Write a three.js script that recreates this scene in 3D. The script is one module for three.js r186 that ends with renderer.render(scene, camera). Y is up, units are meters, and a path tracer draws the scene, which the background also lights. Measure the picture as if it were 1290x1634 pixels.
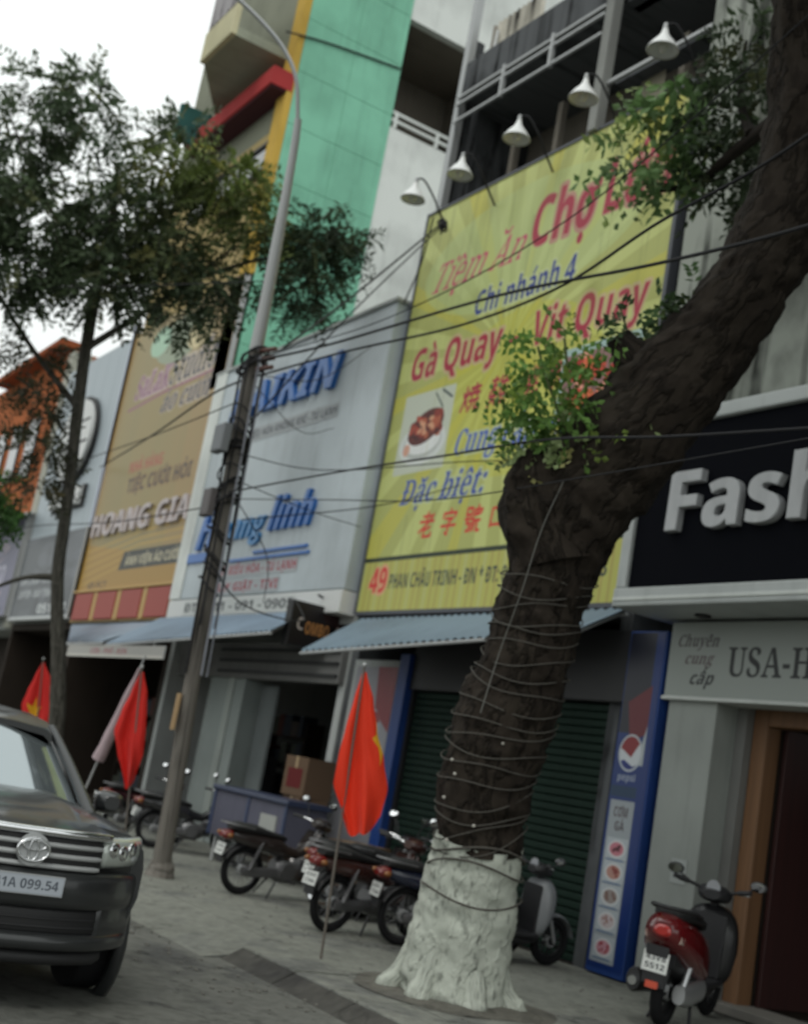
import * as THREE from 'three';
import { FontLoader } from 'three/addons/loaders/FontLoader.js';
import { TextGeometry } from 'three/addons/geometries/TextGeometry.js';
import { mergeGeometries } from 'three/addons/utils/BufferGeometryUtils.js';

// ---------------------------------------------------------------- camera, sky, sun, exposure
const scene = new THREE.Scene();
const camera = new THREE.PerspectiveCamera(43.78, 809 / 1024, 0.1, 600);
camera.position.set(0, 1.75, 0);
camera.rotation.order = 'YXZ';
camera.rotation.set(THREE.MathUtils.degToRad(11.875), THREE.MathUtils.degToRad(59.42), THREE.MathUtils.degToRad(10.258));
scene.add(camera);

const SKY_GAIN = 1.0, SUN_POWER = 0.7;
{
  const w = 64, h = 32, d = new Float32Array(w * h * 4);
  for (let j = 0; j < h; j++) for (let i = 0; i < w; i++) {
    const el = ((j + 0.5) / h - 0.5) * Math.PI, s = Math.sin(el), o = (j * w + i) * 4;
    const L = s > 0 ? SKY_GAIN * (0.86 + 0.5 * s) : 0.16;
    d[o] = L * 0.955; d[o + 1] = L; d[o + 2] = L * 0.985; d[o + 3] = 1;
  }
  const t = new THREE.DataTexture(d, w, h, THREE.RGBAFormat, THREE.FloatType);
  t.mapping = THREE.EquirectangularReflectionMapping; t.magFilter = THREE.LinearFilter; t.needsUpdate = true;
  scene.background = t; scene.environment = t;
}
const sun = new THREE.DirectionalLight(new THREE.Color(1, 0.98, 0.92), SUN_POWER);
sun.position.set(14, 60, 26); sun.target.position.set(-14, 0, -8); sun.castShadow = true; sun.shadow.radius = 40;
Object.assign(sun.shadow.camera, { left: -50, right: 50, top: 50, bottom: -50, near: 1, far: 150 });
scene.add(sun, sun.target);
const EXPOSURE = 1.04;
camera.focus = 4.2; camera.userData.fStop = 2.7;   // the photograph is soft all over: the lens is focused short

// ---------------------------------------------------------------- helpers
let seedState = 20240611;
function rnd() { seedState = (seedState + 0x6d2b79f5) | 0; let t = Math.imul(seedState ^ (seedState >>> 15), 1 | seedState); t = (t + Math.imul(t ^ (t >>> 7), 61 | t)) ^ t; return ((t ^ (t >>> 14)) >>> 0) / 4294967296; }
const rr = (a, b) => a + (b - a) * rnd();
const V = (x, y, z) => new THREE.Vector3(x, y, z);
const clamp = (x, a = 0, b = 1) => Math.min(b, Math.max(a, x));
const lerp = (a, b, t) => a + (b - a) * t;
const smooth = (a, b, x) => { const t = clamp((x - a) / (b - a)); return t * t * (3 - 2 * t); };
const used = new Map();
function numbered(n) { const k = used.get(n) ?? 0; used.set(n, k + 1); return k ? n + '_' + String(k).padStart(3, '0') : n; }
function tag(o, label, category, group) { o.userData.label = label; o.userData.category = category; if (group) o.userData.group = group; return o; }
function thing(name, label, category, pos = [0, 0, 0], turn = 0, group) {
  const o = new THREE.Group(); o.name = numbered(name); o.position.set(...pos); o.rotation.y = turn; scene.add(o);
  return tag(o, label, category, group);
}
function clean(g) { const n = g.index ? g.toNonIndexed() : g.clone(); for (const k of Object.keys(n.attributes)) if (!['position', 'normal', 'uv', 'color'].includes(k)) n.deleteAttribute(k); if (!n.attributes.normal) n.computeVertexNormals(); if (!n.attributes.uv) uvM(n); return n; }
function merge(list) { const l = list.flat(9).filter(Boolean); if (l.length === 1) return l[0]; const c = l.map(clean); const col = c.every((g) => g.attributes.color); if (!col) c.forEach((g) => g.deleteAttribute('color')); return mergeGeometries(c); }
function part(parent, name, geo, m, label) {
  const o = new THREE.Mesh(Array.isArray(geo) ? merge(geo) : geo, m); o.name = name; o.castShadow = o.receiveShadow = true;
  if (label) o.userData.label = label; parent.add(o); return o;
}
function solo(name, label, category, geo, m, group) { const o = part(scene, numbered(name), geo, m); return tag(o, label, category, group); }
function struct(name, geo, m) { const o = part(scene, numbered(name), geo, m); o.userData.kind = 'structure'; return o; }
function uvM(g) {   // texture coordinates in metres, from the face normal
  const p = g.attributes.position, n = g.attributes.normal, uv = new Float32Array(p.count * 2);
  for (let i = 0; i < p.count; i++) {
    const ax = Math.abs(n.getX(i)), ay = Math.abs(n.getY(i)), az = Math.abs(n.getZ(i));
    if (ay > ax && ay > az) { uv[2 * i] = p.getX(i); uv[2 * i + 1] = p.getZ(i); }
    else if (ax > az) { uv[2 * i] = p.getZ(i); uv[2 * i + 1] = p.getY(i); }
    else { uv[2 * i] = p.getX(i); uv[2 * i + 1] = p.getY(i); }
  }
  g.setAttribute('uv', new THREE.BufferAttribute(uv, 2)); return g;
}
function box(x0, x1, y0, y1, z0, z1, bev = 0) {
  const w = Math.abs(x1 - x0), h = Math.abs(y1 - y0), d = Math.abs(z1 - z0), cx = (x0 + x1) / 2, cy = (y0 + y1) / 2, cz = (z0 + z1) / 2;
  let g;
  if (bev > 0) {
    const b = Math.min(bev, w / 2.2, h / 2.2, d / 2.2), s = new THREE.Shape(), a = w / 2 - b, c = h / 2 - b;
    s.moveTo(-a, -c); s.lineTo(a, -c); s.lineTo(a, c); s.lineTo(-a, c); s.closePath();
    g = new THREE.ExtrudeGeometry(s, { depth: d - 2 * b, bevelEnabled: true, bevelThickness: b, bevelSize: b, bevelSegments: 2 }); g.translate(0, 0, -(d / 2 - b));
  } else g = new THREE.BoxGeometry(w, h, d);
  g.translate(cx, cy, cz); return uvM(g);
}
function bar(a, b, r, r2 = r, seg = 8) {
  const A = V(...a), B = V(...b), d = B.clone().sub(A), g = new THREE.CylinderGeometry(r2, r, d.length(), seg);
  g.translate(0, d.length() / 2, 0); g.applyQuaternion(new THREE.Quaternion().setFromUnitVectors(V(0, 1, 0), d.normalize())); g.translate(...a); return g;
}
function tube(pts, r, seg = 24, rad = 6, closed = false) { return new THREE.TubeGeometry(new THREE.CatmullRomCurve3(pts.map((p) => V(...p)), closed, 'centripetal'), seg, r, rad, closed); }
function ball(x, y, z, r, sx = 1, sy = 1, sz = 1, ws = 14, hs = 10) { const g = new THREE.SphereGeometry(r, ws, hs); g.scale(sx, sy, sz); g.translate(x, y, z); return g; }
function disc(x, y, z, r, t, axis = 'z', seg = 20) { const g = new THREE.CylinderGeometry(r, r, t, seg); if (axis === 'z') g.rotateX(Math.PI / 2); if (axis === 'x') g.rotateZ(Math.PI / 2); g.translate(x, y, z); return g; }
function torus(x, y, z, R, r, axis = 'z', s = 10, t = 28) { const g = new THREE.TorusGeometry(R, r, s, t); if (axis === 'x') g.rotateY(Math.PI / 2); if (axis === 'y') g.rotateX(Math.PI / 2); g.translate(x, y, z); return g; }
function extrude(pts, depth, bev = 0, z0 = 0) {   // polygon in x,y pushed along z
  const s = new THREE.Shape(pts.map((p) => new THREE.Vector2(...p)));
  const g = new THREE.ExtrudeGeometry(s, { depth, bevelEnabled: bev > 0, bevelThickness: bev, bevelSize: bev, bevelSegments: 2, curveSegments: 8 }); g.translate(0, 0, z0); return uvM(g);
}
function prismX(pts, x0, x1, bev = 0) { return uvM(extrude(pts, x1 - x0, bev).rotateY(-Math.PI / 2).translate(x1, 0, 0)); }   // profile in z,y pushed along x
// surface through rings of points (each ring the same count); closed round, capped at both ends
function loft(rings, cap = true, closed = true) {
  const n = rings[0].length, pos = [], idx = [], uv = [];
  rings.forEach((r, j) => r.forEach((p, i) => { pos.push(...p); uv.push(i / n, j / (rings.length - 1)); }));
  const m = closed ? n : n - 1;
  for (let j = 0; j < rings.length - 1; j++) for (let i = 0; i < m; i++) { const a = j * n + i, b = j * n + (i + 1) % n, c = a + n, d = b + n; idx.push(a, c, b, b, c, d); }
  if (cap) for (const [j, f] of [[0, 1], [rings.length - 1, -1]]) {
    const c = rings[j].reduce((s, p) => [s[0] + p[0] / n, s[1] + p[1] / n, s[2] + p[2] / n], [0, 0, 0]), o = pos.length / 3;
    pos.push(...c); uv.push(0.5, 0.5); rings[j].forEach((p) => { pos.push(...p); uv.push(0.5, 0.5); });
    for (let i = 0; i < n; i++) f > 0 ? idx.push(o, o + 1 + i, o + 1 + (i + 1) % n) : idx.push(o, o + 1 + (i + 1) % n, o + 1 + i);
  }
  const g = new THREE.BufferGeometry(); g.setAttribute('position', new THREE.Float32BufferAttribute(pos, 3)); g.setAttribute('uv', new THREE.Float32BufferAttribute(uv, 2)); g.setIndex(idx); g.computeVertexNormals(); return g;
}
// hull along x: stations [x, yBottom, yTop, halfWidth, topShare, exponent]
function hull(st, n = 20) {
  return loft(st.map(([x, yb, yt, w, ts = 1, e = 2.6]) => Array.from({ length: n }, (_, i) => {
    const a = -(i / n) * Math.PI * 2, c = Math.cos(a), s = Math.sin(a), f = (v) => Math.sign(v) * Math.abs(v) ** (2 / e), yy = f(s), k = lerp(1, ts, (yy + 1) / 2);
    return [x, lerp(yb, yt, (yy + 1) / 2), f(c) * w * k];
  })));
}
// tapering limb through points with radii, with an uneven surface
function limb(pts, rad, sides = 20, per = 8, rough = 0.05, ridge = 0, vscale = 1) {
  const curve = new THREE.CatmullRomCurve3(pts.map((p) => V(...p)), false, 'centripetal'), N = (pts.length - 1) * per, fr = curve.computeFrenetFrames(N, false), rings = [];
  for (let j = 0; j <= N; j++) {
    const t = j / N, c = curve.getPoint(t), q = t * (pts.length - 1), k = Math.min(Math.floor(q), pts.length - 2), r0 = lerp(rad[k], rad[k + 1], smooth(0, 1, q - k));
    let nx = fr.normals[0]; const tg = fr.tangents[j]; nx = nx.clone().addScaledVector(tg, -nx.dot(tg)).normalize(); const bx = tg.clone().cross(nx);
    rings.push(Array.from({ length: sides }, (_, i) => {
      const a = i / sides * Math.PI * 2, ca = Math.cos(a), sa = Math.sin(a);
      const m = 1 + rough * (noise3(ca * 1.7 + 5, sa * 1.7 + 3, t * N * 0.35 * vscale) - 0.5) * 2 + rough * 0.6 * (noise3(ca * 5 + 1, sa * 5 + 9, t * N * 0.8 * vscale) - 0.5) * 2 + ridge * Math.cos(a * 7 + 2 * noise3(t * 4, 1, 2));
      return [c.x + (nx.x * ca + bx.x * sa) * r0 * m, c.y + (nx.y * ca + bx.y * sa) * r0 * m, c.z + (nx.z * ca + bx.z * sa) * r0 * m];
    }));
  }
  const g = loft(rings), uv = g.attributes.uv, p = g.attributes.position; // texture in metres: around and along
  for (let i = 0; i < uv.count; i++) uv.setXY(i, uv.getX(i) * 2.4, p.getY(i) * 1.0);
  return g;
}
const hash = (x, y, z) => { let h = Math.imul(x | 0, 374761393) ^ Math.imul(y | 0, 668265263) ^ Math.imul(z | 0, 2147483647 ^ 0x5bd1e995); h = Math.imul(h ^ (h >>> 13), 1274126177); return ((h ^ (h >>> 16)) >>> 0) / 4294967296; };
function noise3(x, y, z, px = 0, py = 0) {
  const xi = Math.floor(x), yi = Math.floor(y), zi = Math.floor(z), f = (t) => t * t * (3 - 2 * t), u = f(x - xi), v = f(y - yi), w = f(z - zi);
  const H = (a, b, c) => hash(px ? ((a % px) + px) % px : a, py ? ((b % py) + py) % py : b, c), L = lerp;
  return L(L(L(H(xi, yi, zi), H(xi + 1, yi, zi), u), L(H(xi, yi + 1, zi), H(xi + 1, yi + 1, zi), u), v), L(L(H(xi, yi, zi + 1), H(xi + 1, yi, zi + 1), u), L(H(xi, yi + 1, zi + 1), H(xi + 1, yi + 1, zi + 1), u), v), w);
}
function fbm(u, v, fx, fy, oct, z) { let s = 0, a = 0.5, t = 0; for (let o = 0; o < oct; o++) { s += a * noise3(u * fx, v * fy, z + o * 7, fx, fy); t += a; a *= 0.55; fx *= 2; fy *= 2; } return s / t; }

const enc = (l) => Math.round(255 * clamp(l <= 0.0031308 ? 12.92 * l : 1.055 * l ** (1 / 2.4) - 0.055));
function tex(size, metres, fn, color = true) {   // repeating texture; fn(u, v) gives linear grey or rgb
  const d = new Uint8Array(size * size * 4);
  for (let j = 0; j < size; j++) for (let i = 0; i < size; i++) {
    const r = fn((i + 0.5) / size, (j + 0.5) / size), o = (j * size + i) * 4, q = Array.isArray(r) ? r : [r, r, r];
    for (let c = 0; c < 3; c++) d[o + c] = color ? enc(q[c]) : Math.round(255 * clamp(q[c])); d[o + 3] = 255;
  }
  const t = new THREE.DataTexture(d, size, size); t.wrapS = t.wrapT = THREE.RepeatWrapping; t.magFilter = THREE.LinearFilter; t.minFilter = THREE.LinearMipmapLinearFilter; t.generateMipmaps = true;
  if (color) t.colorSpace = THREE.SRGBColorSpace; const m = Array.isArray(metres) ? metres : [metres, metres]; t.repeat.set(1 / m[0], 1 / m[1]); t.needsUpdate = true; return t;
}
const T = {
  grime: tex(512, 4.3, (u, v) => clamp(0.62 + 0.55 * fbm(u, v, 4, 4, 5, 1) - 0.12 * smooth(0.5, 0.9, fbm(u, v, 26, 3, 3, 4)))),
  streak: tex(512, [3.7, 5.1], (u, v) => { const s = fbm(u, v, 30, 3, 3, 11), b = fbm(u, v, 5, 5, 5, 21); return clamp(1.05 - 0.75 * smooth(0.45, 0.8, s) * (0.35 + b) - 0.45 * smooth(0.45, 0.75, b)); }),
  ground: tex(1024, 5.7, (u, v) => { const b = fbm(u, v, 4, 4, 6, 31), f = fbm(u, v, 90, 90, 2, 35); const st = smooth(0.55, 0.75, fbm(u, v, 6, 6, 5, 38)), sp = smooth(0.72, 0.8, fbm(u, v, 40, 40, 2, 77)), cr = smooth(0.012, 0.0, Math.abs(fbm(u, v, 5, 5, 5, 91) - 0.5)); const k = clamp(0.42 + 0.75 * b + 0.35 * (f - 0.5) - 0.32 * st - 0.2 * sp - 0.22 * cr); return [k, k * 0.995, k * (0.95 + 0.06 * st)]; }),
  groundBump: tex(512, 1.3, (u, v) => fbm(u, v, 50, 50, 3, 41), false),
  bark: tex(512, [1.2, 1.0], (u, v) => { const c = fbm(u, v, 14, 5, 5, 51), d = fbm(u, v, 5, 4, 3, 57); const rg = smooth(0.0, 0.09, Math.abs(fbm(u, v, 11, 4, 4, 54) - 0.5)), li = smooth(0.62, 0.74, fbm(u, v, 8, 8, 4, 59)); const k = clamp(0.35 + 0.9 * c) * (0.75 + 0.5 * d) * (0.55 + 0.45 * rg) * (1 + 0.8 * li); return [k, k * (0.96 + 0.06 * d), k * 0.97]; }),
  barkBump: tex(512, [1.2, 1.0], (u, v) => 0.5 * fbm(u, v, 16, 6, 5, 51) + 0.5 * smooth(0.0, 0.09, Math.abs(fbm(u, v, 11, 4, 4, 54) - 0.5)), false),
  wash: tex(512, [1.2, 1.0], (u, v) => { const c = fbm(u, v, 9, 7, 5, 61), p = smooth(0.58, 0.8, fbm(u, v, 30, 12, 5, 66)); const k = clamp(0.72 + 0.4 * c) * (1 - 0.5 * p); return [k, k, k * 0.96]; }),
  wood: tex(256, [0.7, 2.2], (u, v) => clamp(0.55 + 0.6 * fbm(u, v, 18, 2, 4, 71))),
};
function mat(r, g, b, rough = 0.8, o = {}) { const m = new THREE.MeshPhysicalMaterial({ color: new THREE.Color().setRGB(r, g, b), roughness: rough, specularIntensity: rough >= 0.65 ? 0.3 : 1, ...o }); m.side = THREE.DoubleSide; return m; }
const grimy = (r, g, b, rough = 0.85, t = T.grime) => mat(r, g, b, rough, { map: t });

const M = {
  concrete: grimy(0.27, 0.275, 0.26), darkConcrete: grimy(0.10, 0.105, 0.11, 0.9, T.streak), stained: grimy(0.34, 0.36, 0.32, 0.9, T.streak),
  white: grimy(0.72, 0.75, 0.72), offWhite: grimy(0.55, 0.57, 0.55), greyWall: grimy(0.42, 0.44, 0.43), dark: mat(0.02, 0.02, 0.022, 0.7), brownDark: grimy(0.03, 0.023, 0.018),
  green: grimy(0.24, 0.56, 0.40, 0.75), greenGap: mat(0.13, 0.36, 0.25, 0.9), gold: grimy(0.5, 0.30, 0.075, 0.6), goldWall: grimy(0.46, 0.36, 0.17), yellowPaint: grimy(0.58, 0.38, 0.08), redPaint: grimy(0.42, 0.05, 0.05), tileRed: mat(0.30, 0.035, 0.02, 0.5),
  orange: grimy(0.40, 0.12, 0.04), soffit: grimy(0.20, 0.18, 0.15), teal: grimy(0.05, 0.16, 0.15),
  steel: mat(0.36, 0.37, 0.37, 0.5, { metalness: 0.5 }), galv: mat(0.42, 0.43, 0.43, 0.55, { metalness: 0.3 }), chrome: mat(0.75, 0.76, 0.77, 0.12, { metalness: 1 }), black: mat(0.012, 0.012, 0.013, 0.55), rubber: mat(0.015, 0.015, 0.016, 0.85), wire: mat(0.03, 0.03, 0.032, 0.7),
  blueSheet: mat(0.19, 0.26, 0.33, 0.5, { map: T.grime, metalness: 0.15 }), blue: grimy(0.012, 0.05, 0.22, 0.5), shutter: grimy(0.010, 0.024, 0.017, 0.7), glass: mat(0.02, 0.025, 0.03, 0.04, { clearcoat: 1 }),
  mirror: mat(0.95, 0.96, 0.97, 0.03, { metalness: 1 }), wood: mat(0.20, 0.10, 0.045, 0.6, { map: T.wood }), redDoor: mat(0.035, 0.008, 0.007, 0.6, { map: T.wood }),
  carton: mat(0.13, 0.085, 0.055, 0.9), signWhite: mat(0.62, 0.63, 0.62, 0.5),
};

// ---------------------------------------------------------------- lettering on canvas, Vietnamese marks drawn by hand
const MARKS = { '\u0323': 'dot', '\u0302': 'hat', '\u0301': 'acute', '\u0300': 'grave', '\u031b': 'horn', '\u0306': 'breve', '\u0309': 'hook', '\u0303': 'tilde' };
function sheet(wm, hm, ppm, bg) {   // a canvas in metres, x to the right, y up from the lower edge
  const c = document.createElement('canvas'); c.width = Math.round(wm * ppm); c.height = Math.round(hm * ppm); const x = c.getContext('2d'); x.fillStyle = bg; x.fillRect(0, 0, c.width, c.height);
  const S = { c, x, ppm, wm, hm, X: (m) => m * ppm, Y: (m) => (hm - m) * ppm };
  S.rect = (x0, y0, x1, y1, col) => { x.fillStyle = col; x.fillRect(S.X(x0), S.Y(y1), (x1 - x0) * ppm, (y1 - y0) * ppm); };
  S.poly = (pts, col) => { x.fillStyle = col; x.beginPath(); pts.forEach(([a, b], i) => i ? x.lineTo(S.X(a), S.Y(b)) : x.moveTo(S.X(a), S.Y(b))); x.closePath(); x.fill(); };
  S.oval = (cx, cy, rx, ry, col, rot = 0, ln = 0) => { x.beginPath(); x.ellipse(S.X(cx), S.Y(cy), rx * ppm, ry * ppm, -rot, 0, 7); if (ln) { x.strokeStyle = col; x.lineWidth = ln * ppm; x.stroke(); } else { x.fillStyle = col; x.fill(); } };
  S.line = (pts, col, w) => { x.strokeStyle = col; x.lineWidth = w * ppm; x.lineCap = 'round'; x.lineJoin = 'round'; x.beginPath(); pts.forEach(([a, b], i) => i ? x.lineTo(S.X(a), S.Y(b)) : x.moveTo(S.X(a), S.Y(b))); x.stroke(); };
  // text with its baseline from (x0, y), stretched to a width and a capital height; slant leans it, outline rings it
  S.text = (str, x0, y, w, h, col, o = {}) => {
    const px = 100; x.save(); x.font = (o.font ?? 'bold') + ' ' + px + 'px ' + (o.face ?? 'sans-serif');
    const glyphs = []; let adv = 0;
    for (const ch of str) {
      const d = ch.normalize('NFD'), base = d[0] === 'đ' || d[0] === 'Đ' ? d[0] : d[0], marks = [...d.slice(1)].map((m) => MARKS[m]).filter(Boolean), wd = x.measureText(base).width * (o.track ?? 1);
      glyphs.push([base, marks, adv, wd]); adv += wd;
    }
    const sy = h * ppm / (px * 0.715), sx = w ? w * ppm / adv : sy;
    x.translate(S.X(x0), S.Y(y)); x.transform(sx, 0, 0, sy, 0, 0); x.transform(1, 0, -(o.slant ?? 0), 1, 0, 0); if (o.rise) x.transform(1, -o.rise * adv / adv, 0, 1, 0, 0);
    const paint = (stroke) => {
      for (const [b, marks, ax, wd] of glyphs) {
        if (stroke) x.strokeText(b, ax, 0); else x.fillText(b, ax, 0);
        const up = b === b.toUpperCase() && b !== b.toLowerCase(), top = up || 'bdhkl'.includes(b) ? -78 : -60, cx = ax + wd / 2; let lift = 0;
        x.lineWidth = (o.mark ?? 9) + (stroke ? (o.ring ?? 12) : 0); x.lineCap = 'butt'; const st = x.strokeStyle; x.strokeStyle = stroke ? o.outline : col;
        const L = (...p) => { x.beginPath(); p.forEach(([a, c], i) => i ? x.lineTo(cx + a, c) : x.moveTo(cx + a, c)); x.stroke(); };
        for (const m of marks) {
          if (m === 'dot') { x.beginPath(); x.arc(cx, 15, 8, 0, 7); x.fillStyle = stroke ? o.outline : col; x.fill(); }
          if (m === 'horn') L([wd * 0.26, top + 14], [wd * 0.46, top + 6], [wd * 0.46, top - 8]);
          if (m === 'hat') { L([-16, top + 2], [0, top - 13], [16, top + 2]); lift = 16; }
          if (m === 'breve') { L([-15, top - 12], [-8, top - 2], [8, top - 2], [15, top - 12]); lift = 16; }
          if (m === 'acute') L([-3, top - lift], [12, top - 20 - lift]);
          if (m === 'grave') L([3, top - lift], [-12, top - 20 - lift]);
          if (m === 'hook') L([-4, top - 18 - lift], [6, top - 16 - lift], [0, top - 4 - lift]);
          if (m === 'tilde') L([-16, top - 4 - lift], [-6, top - 12 - lift], [6, top - 4 - lift], [16, top - 12 - lift]);
        }
        x.strokeStyle = st; x.fillStyle = col;
      }
    };
    if (o.outline) { x.strokeStyle = o.outline; x.lineJoin = 'round'; x.lineWidth = o.ring ?? 12; paint(true); }
    x.fillStyle = col; paint(false); x.restore();
  };
  S.done = () => { const t = new THREE.CanvasTexture(c); t.colorSpace = THREE.SRGBColorSpace; return t; };
  return S;
}
// Chinese characters as brush strokes on a 10 x 10 grid
const HAN = {
  shao: [[[2, 9], [2, 5], [0.5, 1]], [[2, 5], [3.6, 2]], [[0.6, 7], [1.2, 5.6]], [[3.6, 7.4], [2.8, 5.8]], [[4.4, 8.4], [9.6, 8.4]], [[7, 9.6], [7, 7]], [[4.2, 6.4], [9.8, 6.4]], [[5.6, 7.4], [5.4, 5.2]], [[8.4, 7.4], [8.6, 5.2]], [[4.4, 4], [9.6, 4]], [[6.2, 4], [5.8, 2], [4.4, 0.6]], [[8, 4], [8, 1], [9.8, 1], [9.8, 2]]],
  ji: [[[0.8, 8.8], [4, 8.8]], [[2.4, 9.8], [2.2, 7]], [[0.8, 7], [4.2, 7]], [[2.4, 7], [0.6, 4.4]], [[2.4, 6], [4.2, 4.4]], [[0.6, 3.4], [4.4, 3.4]], [[2.6, 4.4], [2.4, 2.4], [0.6, 0.4]], [[2.6, 2.6], [4.4, 0.6]], [[6, 9.6], [5, 6.4]], [[6, 8], [6, 0.6]], [[6, 7.6], [9.6, 7.6]], [[6, 5.4], [9.4, 5.4]], [[6, 3.2], [9.4, 3.2]], [[6, 0.9], [9.8, 0.9]], [[7.8, 9], [7.8, 0.9]]],
  ya: [[[0.8, 8.6], [4, 8.6], [4, 4.6], [0.8, 4.6], [0.8, 8.6]], [[0.8, 6.6], [4, 6.6]], [[2.4, 9], [2.4, 0.4]], [[6.6, 9.6], [6, 8.4]], [[5.4, 8.4], [9.2, 8.4], [9.2, 5.6], [5.4, 5.6], [5.4, 8.4]], [[5.4, 7], [9.2, 7]], [[5.4, 4.2], [9.8, 4.2]], [[5.4, 5.6], [5.4, 3], [9.6, 3], [9.2, 0.8], [8.4, 0.8]], [[5, 1.8], [5.4, 0.8]], [[6.4, 2], [6.8, 1]], [[7.6, 2], [8, 1.1]]],
  lao: [[[2, 8.4], [7, 8.4]], [[4.6, 9.8], [4.6, 6.4]], [[0.6, 6.4], [9.4, 6.4]], [[8.6, 8.8], [5, 5], [0.8, 2.6]], [[7.6, 4.2], [4, 3]], [[4, 4.6], [4, 0.8], [8.8, 0.8], [8.8, 2]]],
  zi: [[[5, 9.8], [5.4, 8.8]], [[1.2, 6.8], [1.2, 8.4], [8.8, 8.4], [8.4, 7]], [[2.8, 6.4], [7.2, 6.4], [5.2, 5]], [[5.2, 5], [5.2, 0.6], [4, 1.2]], [[0.8, 3.8], [9.4, 3.8]]],
  hao: [[[0.8, 9], [3.8, 9], [3.8, 6.6], [0.8, 6.6], [0.8, 9]], [[0.6, 5.2], [4.2, 5.2]], [[2, 5.2], [1.6, 3.6], [3.8, 3.6], [3.2, 0.8], [2.2, 1]], [[5.4, 8.2], [9.6, 8.2], [9.2, 7]], [[7.2, 9.6], [7.2, 6.4]], [[5.4, 8.2], [5.2, 3.4], [4.6, 0.8]], [[6, 6.6], [9, 6.8]], [[6.2, 4.4], [9.4, 4.4]], [[6.6, 4.4], [6.2, 1]], [[8, 4.4], [8.2, 0.8], [9.8, 0.8]]],
  kou: [[[1.6, 8.2], [1.8, 1.6]], [[1.6, 8.2], [8.4, 8.2], [8, 1.6]], [[1.8, 2.2], [8, 2.2]]],
};
function han(S, key, x0, y0, s, col, w = 0.11) { for (const st of HAN[key]) S.line(st.map(([a, b]) => [x0 + (a + (b - 5) * 0.12) * s / 10, y0 + b * s / 10]), col, s * w); }
// a printed face standing in a plane z = const, seen from +z
function face(x0, x1, y0, y1, z) { const g = new THREE.PlaneGeometry(x1 - x0, y1 - y0); g.translate((x0 + x1) / 2, (y0 + y1) / 2, z); return g; }
function faceX(z0, z1, y0, y1, x) { const g = new THREE.PlaneGeometry(Math.abs(z1 - z0), y1 - y0); g.rotateY(Math.PI / 2); g.translate(x, (y0 + y1) / 2, (z0 + z1) / 2); return g; }
const printed = (S, rough = 0.6) => { const m = new THREE.MeshPhysicalMaterial({ map: S.done(), roughness: rough }); m.side = THREE.DoubleSide; return m; };
const font = await new FontLoader().loadAsync('fonts/droid/droid_sans_bold.typeface.json');
// raised letters, each a part; stretched to a width and height, standing on plane z
function raised(parent, str, x0, y0, w, h, z, depth, m, slant = 0, bev = 0) {
  const sizes = [...str].map((ch) => { const g = new TextGeometry(ch, { font, size: 1, depth: 1, curveSegments: 5, bevelEnabled: bev > 0, bevelSize: bev, bevelThickness: 0.06, bevelSegments: 1 }); g.computeBoundingBox(); const a = font.data.glyphs[ch].ha / font.data.resolution; return [ch, g, a]; });
  const total = sizes.reduce((s, q) => s + q[2], 0), hg = new TextGeometry('H', { font, size: 1, depth: 1 }); hg.computeBoundingBox(); const capH = hg.boundingBox.max.y; let ax = 0;
  for (const [ch, g, a] of sizes) {
    if (ch !== ' ') { const p = g.attributes.position; for (let i = 0; i < p.count; i++) { const gy = p.getY(i) / capH; p.setXYZ(i, x0 + (p.getX(i) + ax) * w / total + slant * gy * h, y0 + gy * h, z + p.getZ(i) * depth); } g.computeVertexNormals(); part(parent, 'letter', g, m); }
    ax += a;
  }
}

// ---------------------------------------------------------------- ground, pavement, kerb
const groundMat = mat(0.235, 0.242, 0.222, 0.92, { map: T.ground, bumpMap: T.groundBump, bumpScale: 0.006 });
const roadMat = mat(0.165, 0.168, 0.158, 0.9, { map: T.ground, bumpMap: T.groundBump, bumpScale: 0.008 });
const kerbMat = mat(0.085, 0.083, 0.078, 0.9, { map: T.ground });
struct('road', uvM(new THREE.PlaneGeometry(400, 400).rotateX(-Math.PI / 2)), roadMat);
{
  const pave = struct('pavement', merge([box(-70, 14, -0.1, 0.12, -5.95, -10.02), prismX([[-5.95, 0.001], [-5.05, 0.001], [-5.95, 0.118]], -68, -10.62)]), groundMat);
  for (let i = 0; i < 16; i++) { // kerb stones with a battered face, one metre each
    const x0 = -10.6 + i * 1.0, j = rr(-0.008, 0.008);
    part(pave, 'kerb_stone', box(x0 + 0.006, x0 + 0.994, -0.05, 0.122 + j, -5.955, -5.43 + j, 0.015), groundMat);
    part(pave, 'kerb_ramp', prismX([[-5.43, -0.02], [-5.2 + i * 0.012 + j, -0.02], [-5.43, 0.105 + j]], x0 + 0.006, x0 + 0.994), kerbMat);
  }
}
{ // litter and grit along the gutter
  const bits = []; for (let i = 0; i < 170; i++) { const x = rr(-13.5, -5), z = rr(-5.3, -4.2), s = rr(0.008, 0.028); const g = new THREE.DodecahedronGeometry(s, 0); g.scale(1, 0.5, rr(0.6, 1.3)); g.translate(x, 0.006, z); bits.push(g); }
  for (let i = 0; i < 160; i++) { const x = rr(-15, -8), z = rr(-9.5, -5.9), s = rr(0.006, 0.02); const g = new THREE.DodecahedronGeometry(s, 0); g.scale(1.2, 0.5, 1); g.translate(x, 0.124, z); bits.push(g); }
  const o = struct('gravel', merge(bits), grimy(0.15, 0.145, 0.13)); o.userData.kind = 'stuff'; tag(o, 'loose grit and small stones scattered along the gutter', 'grit');
}

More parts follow.
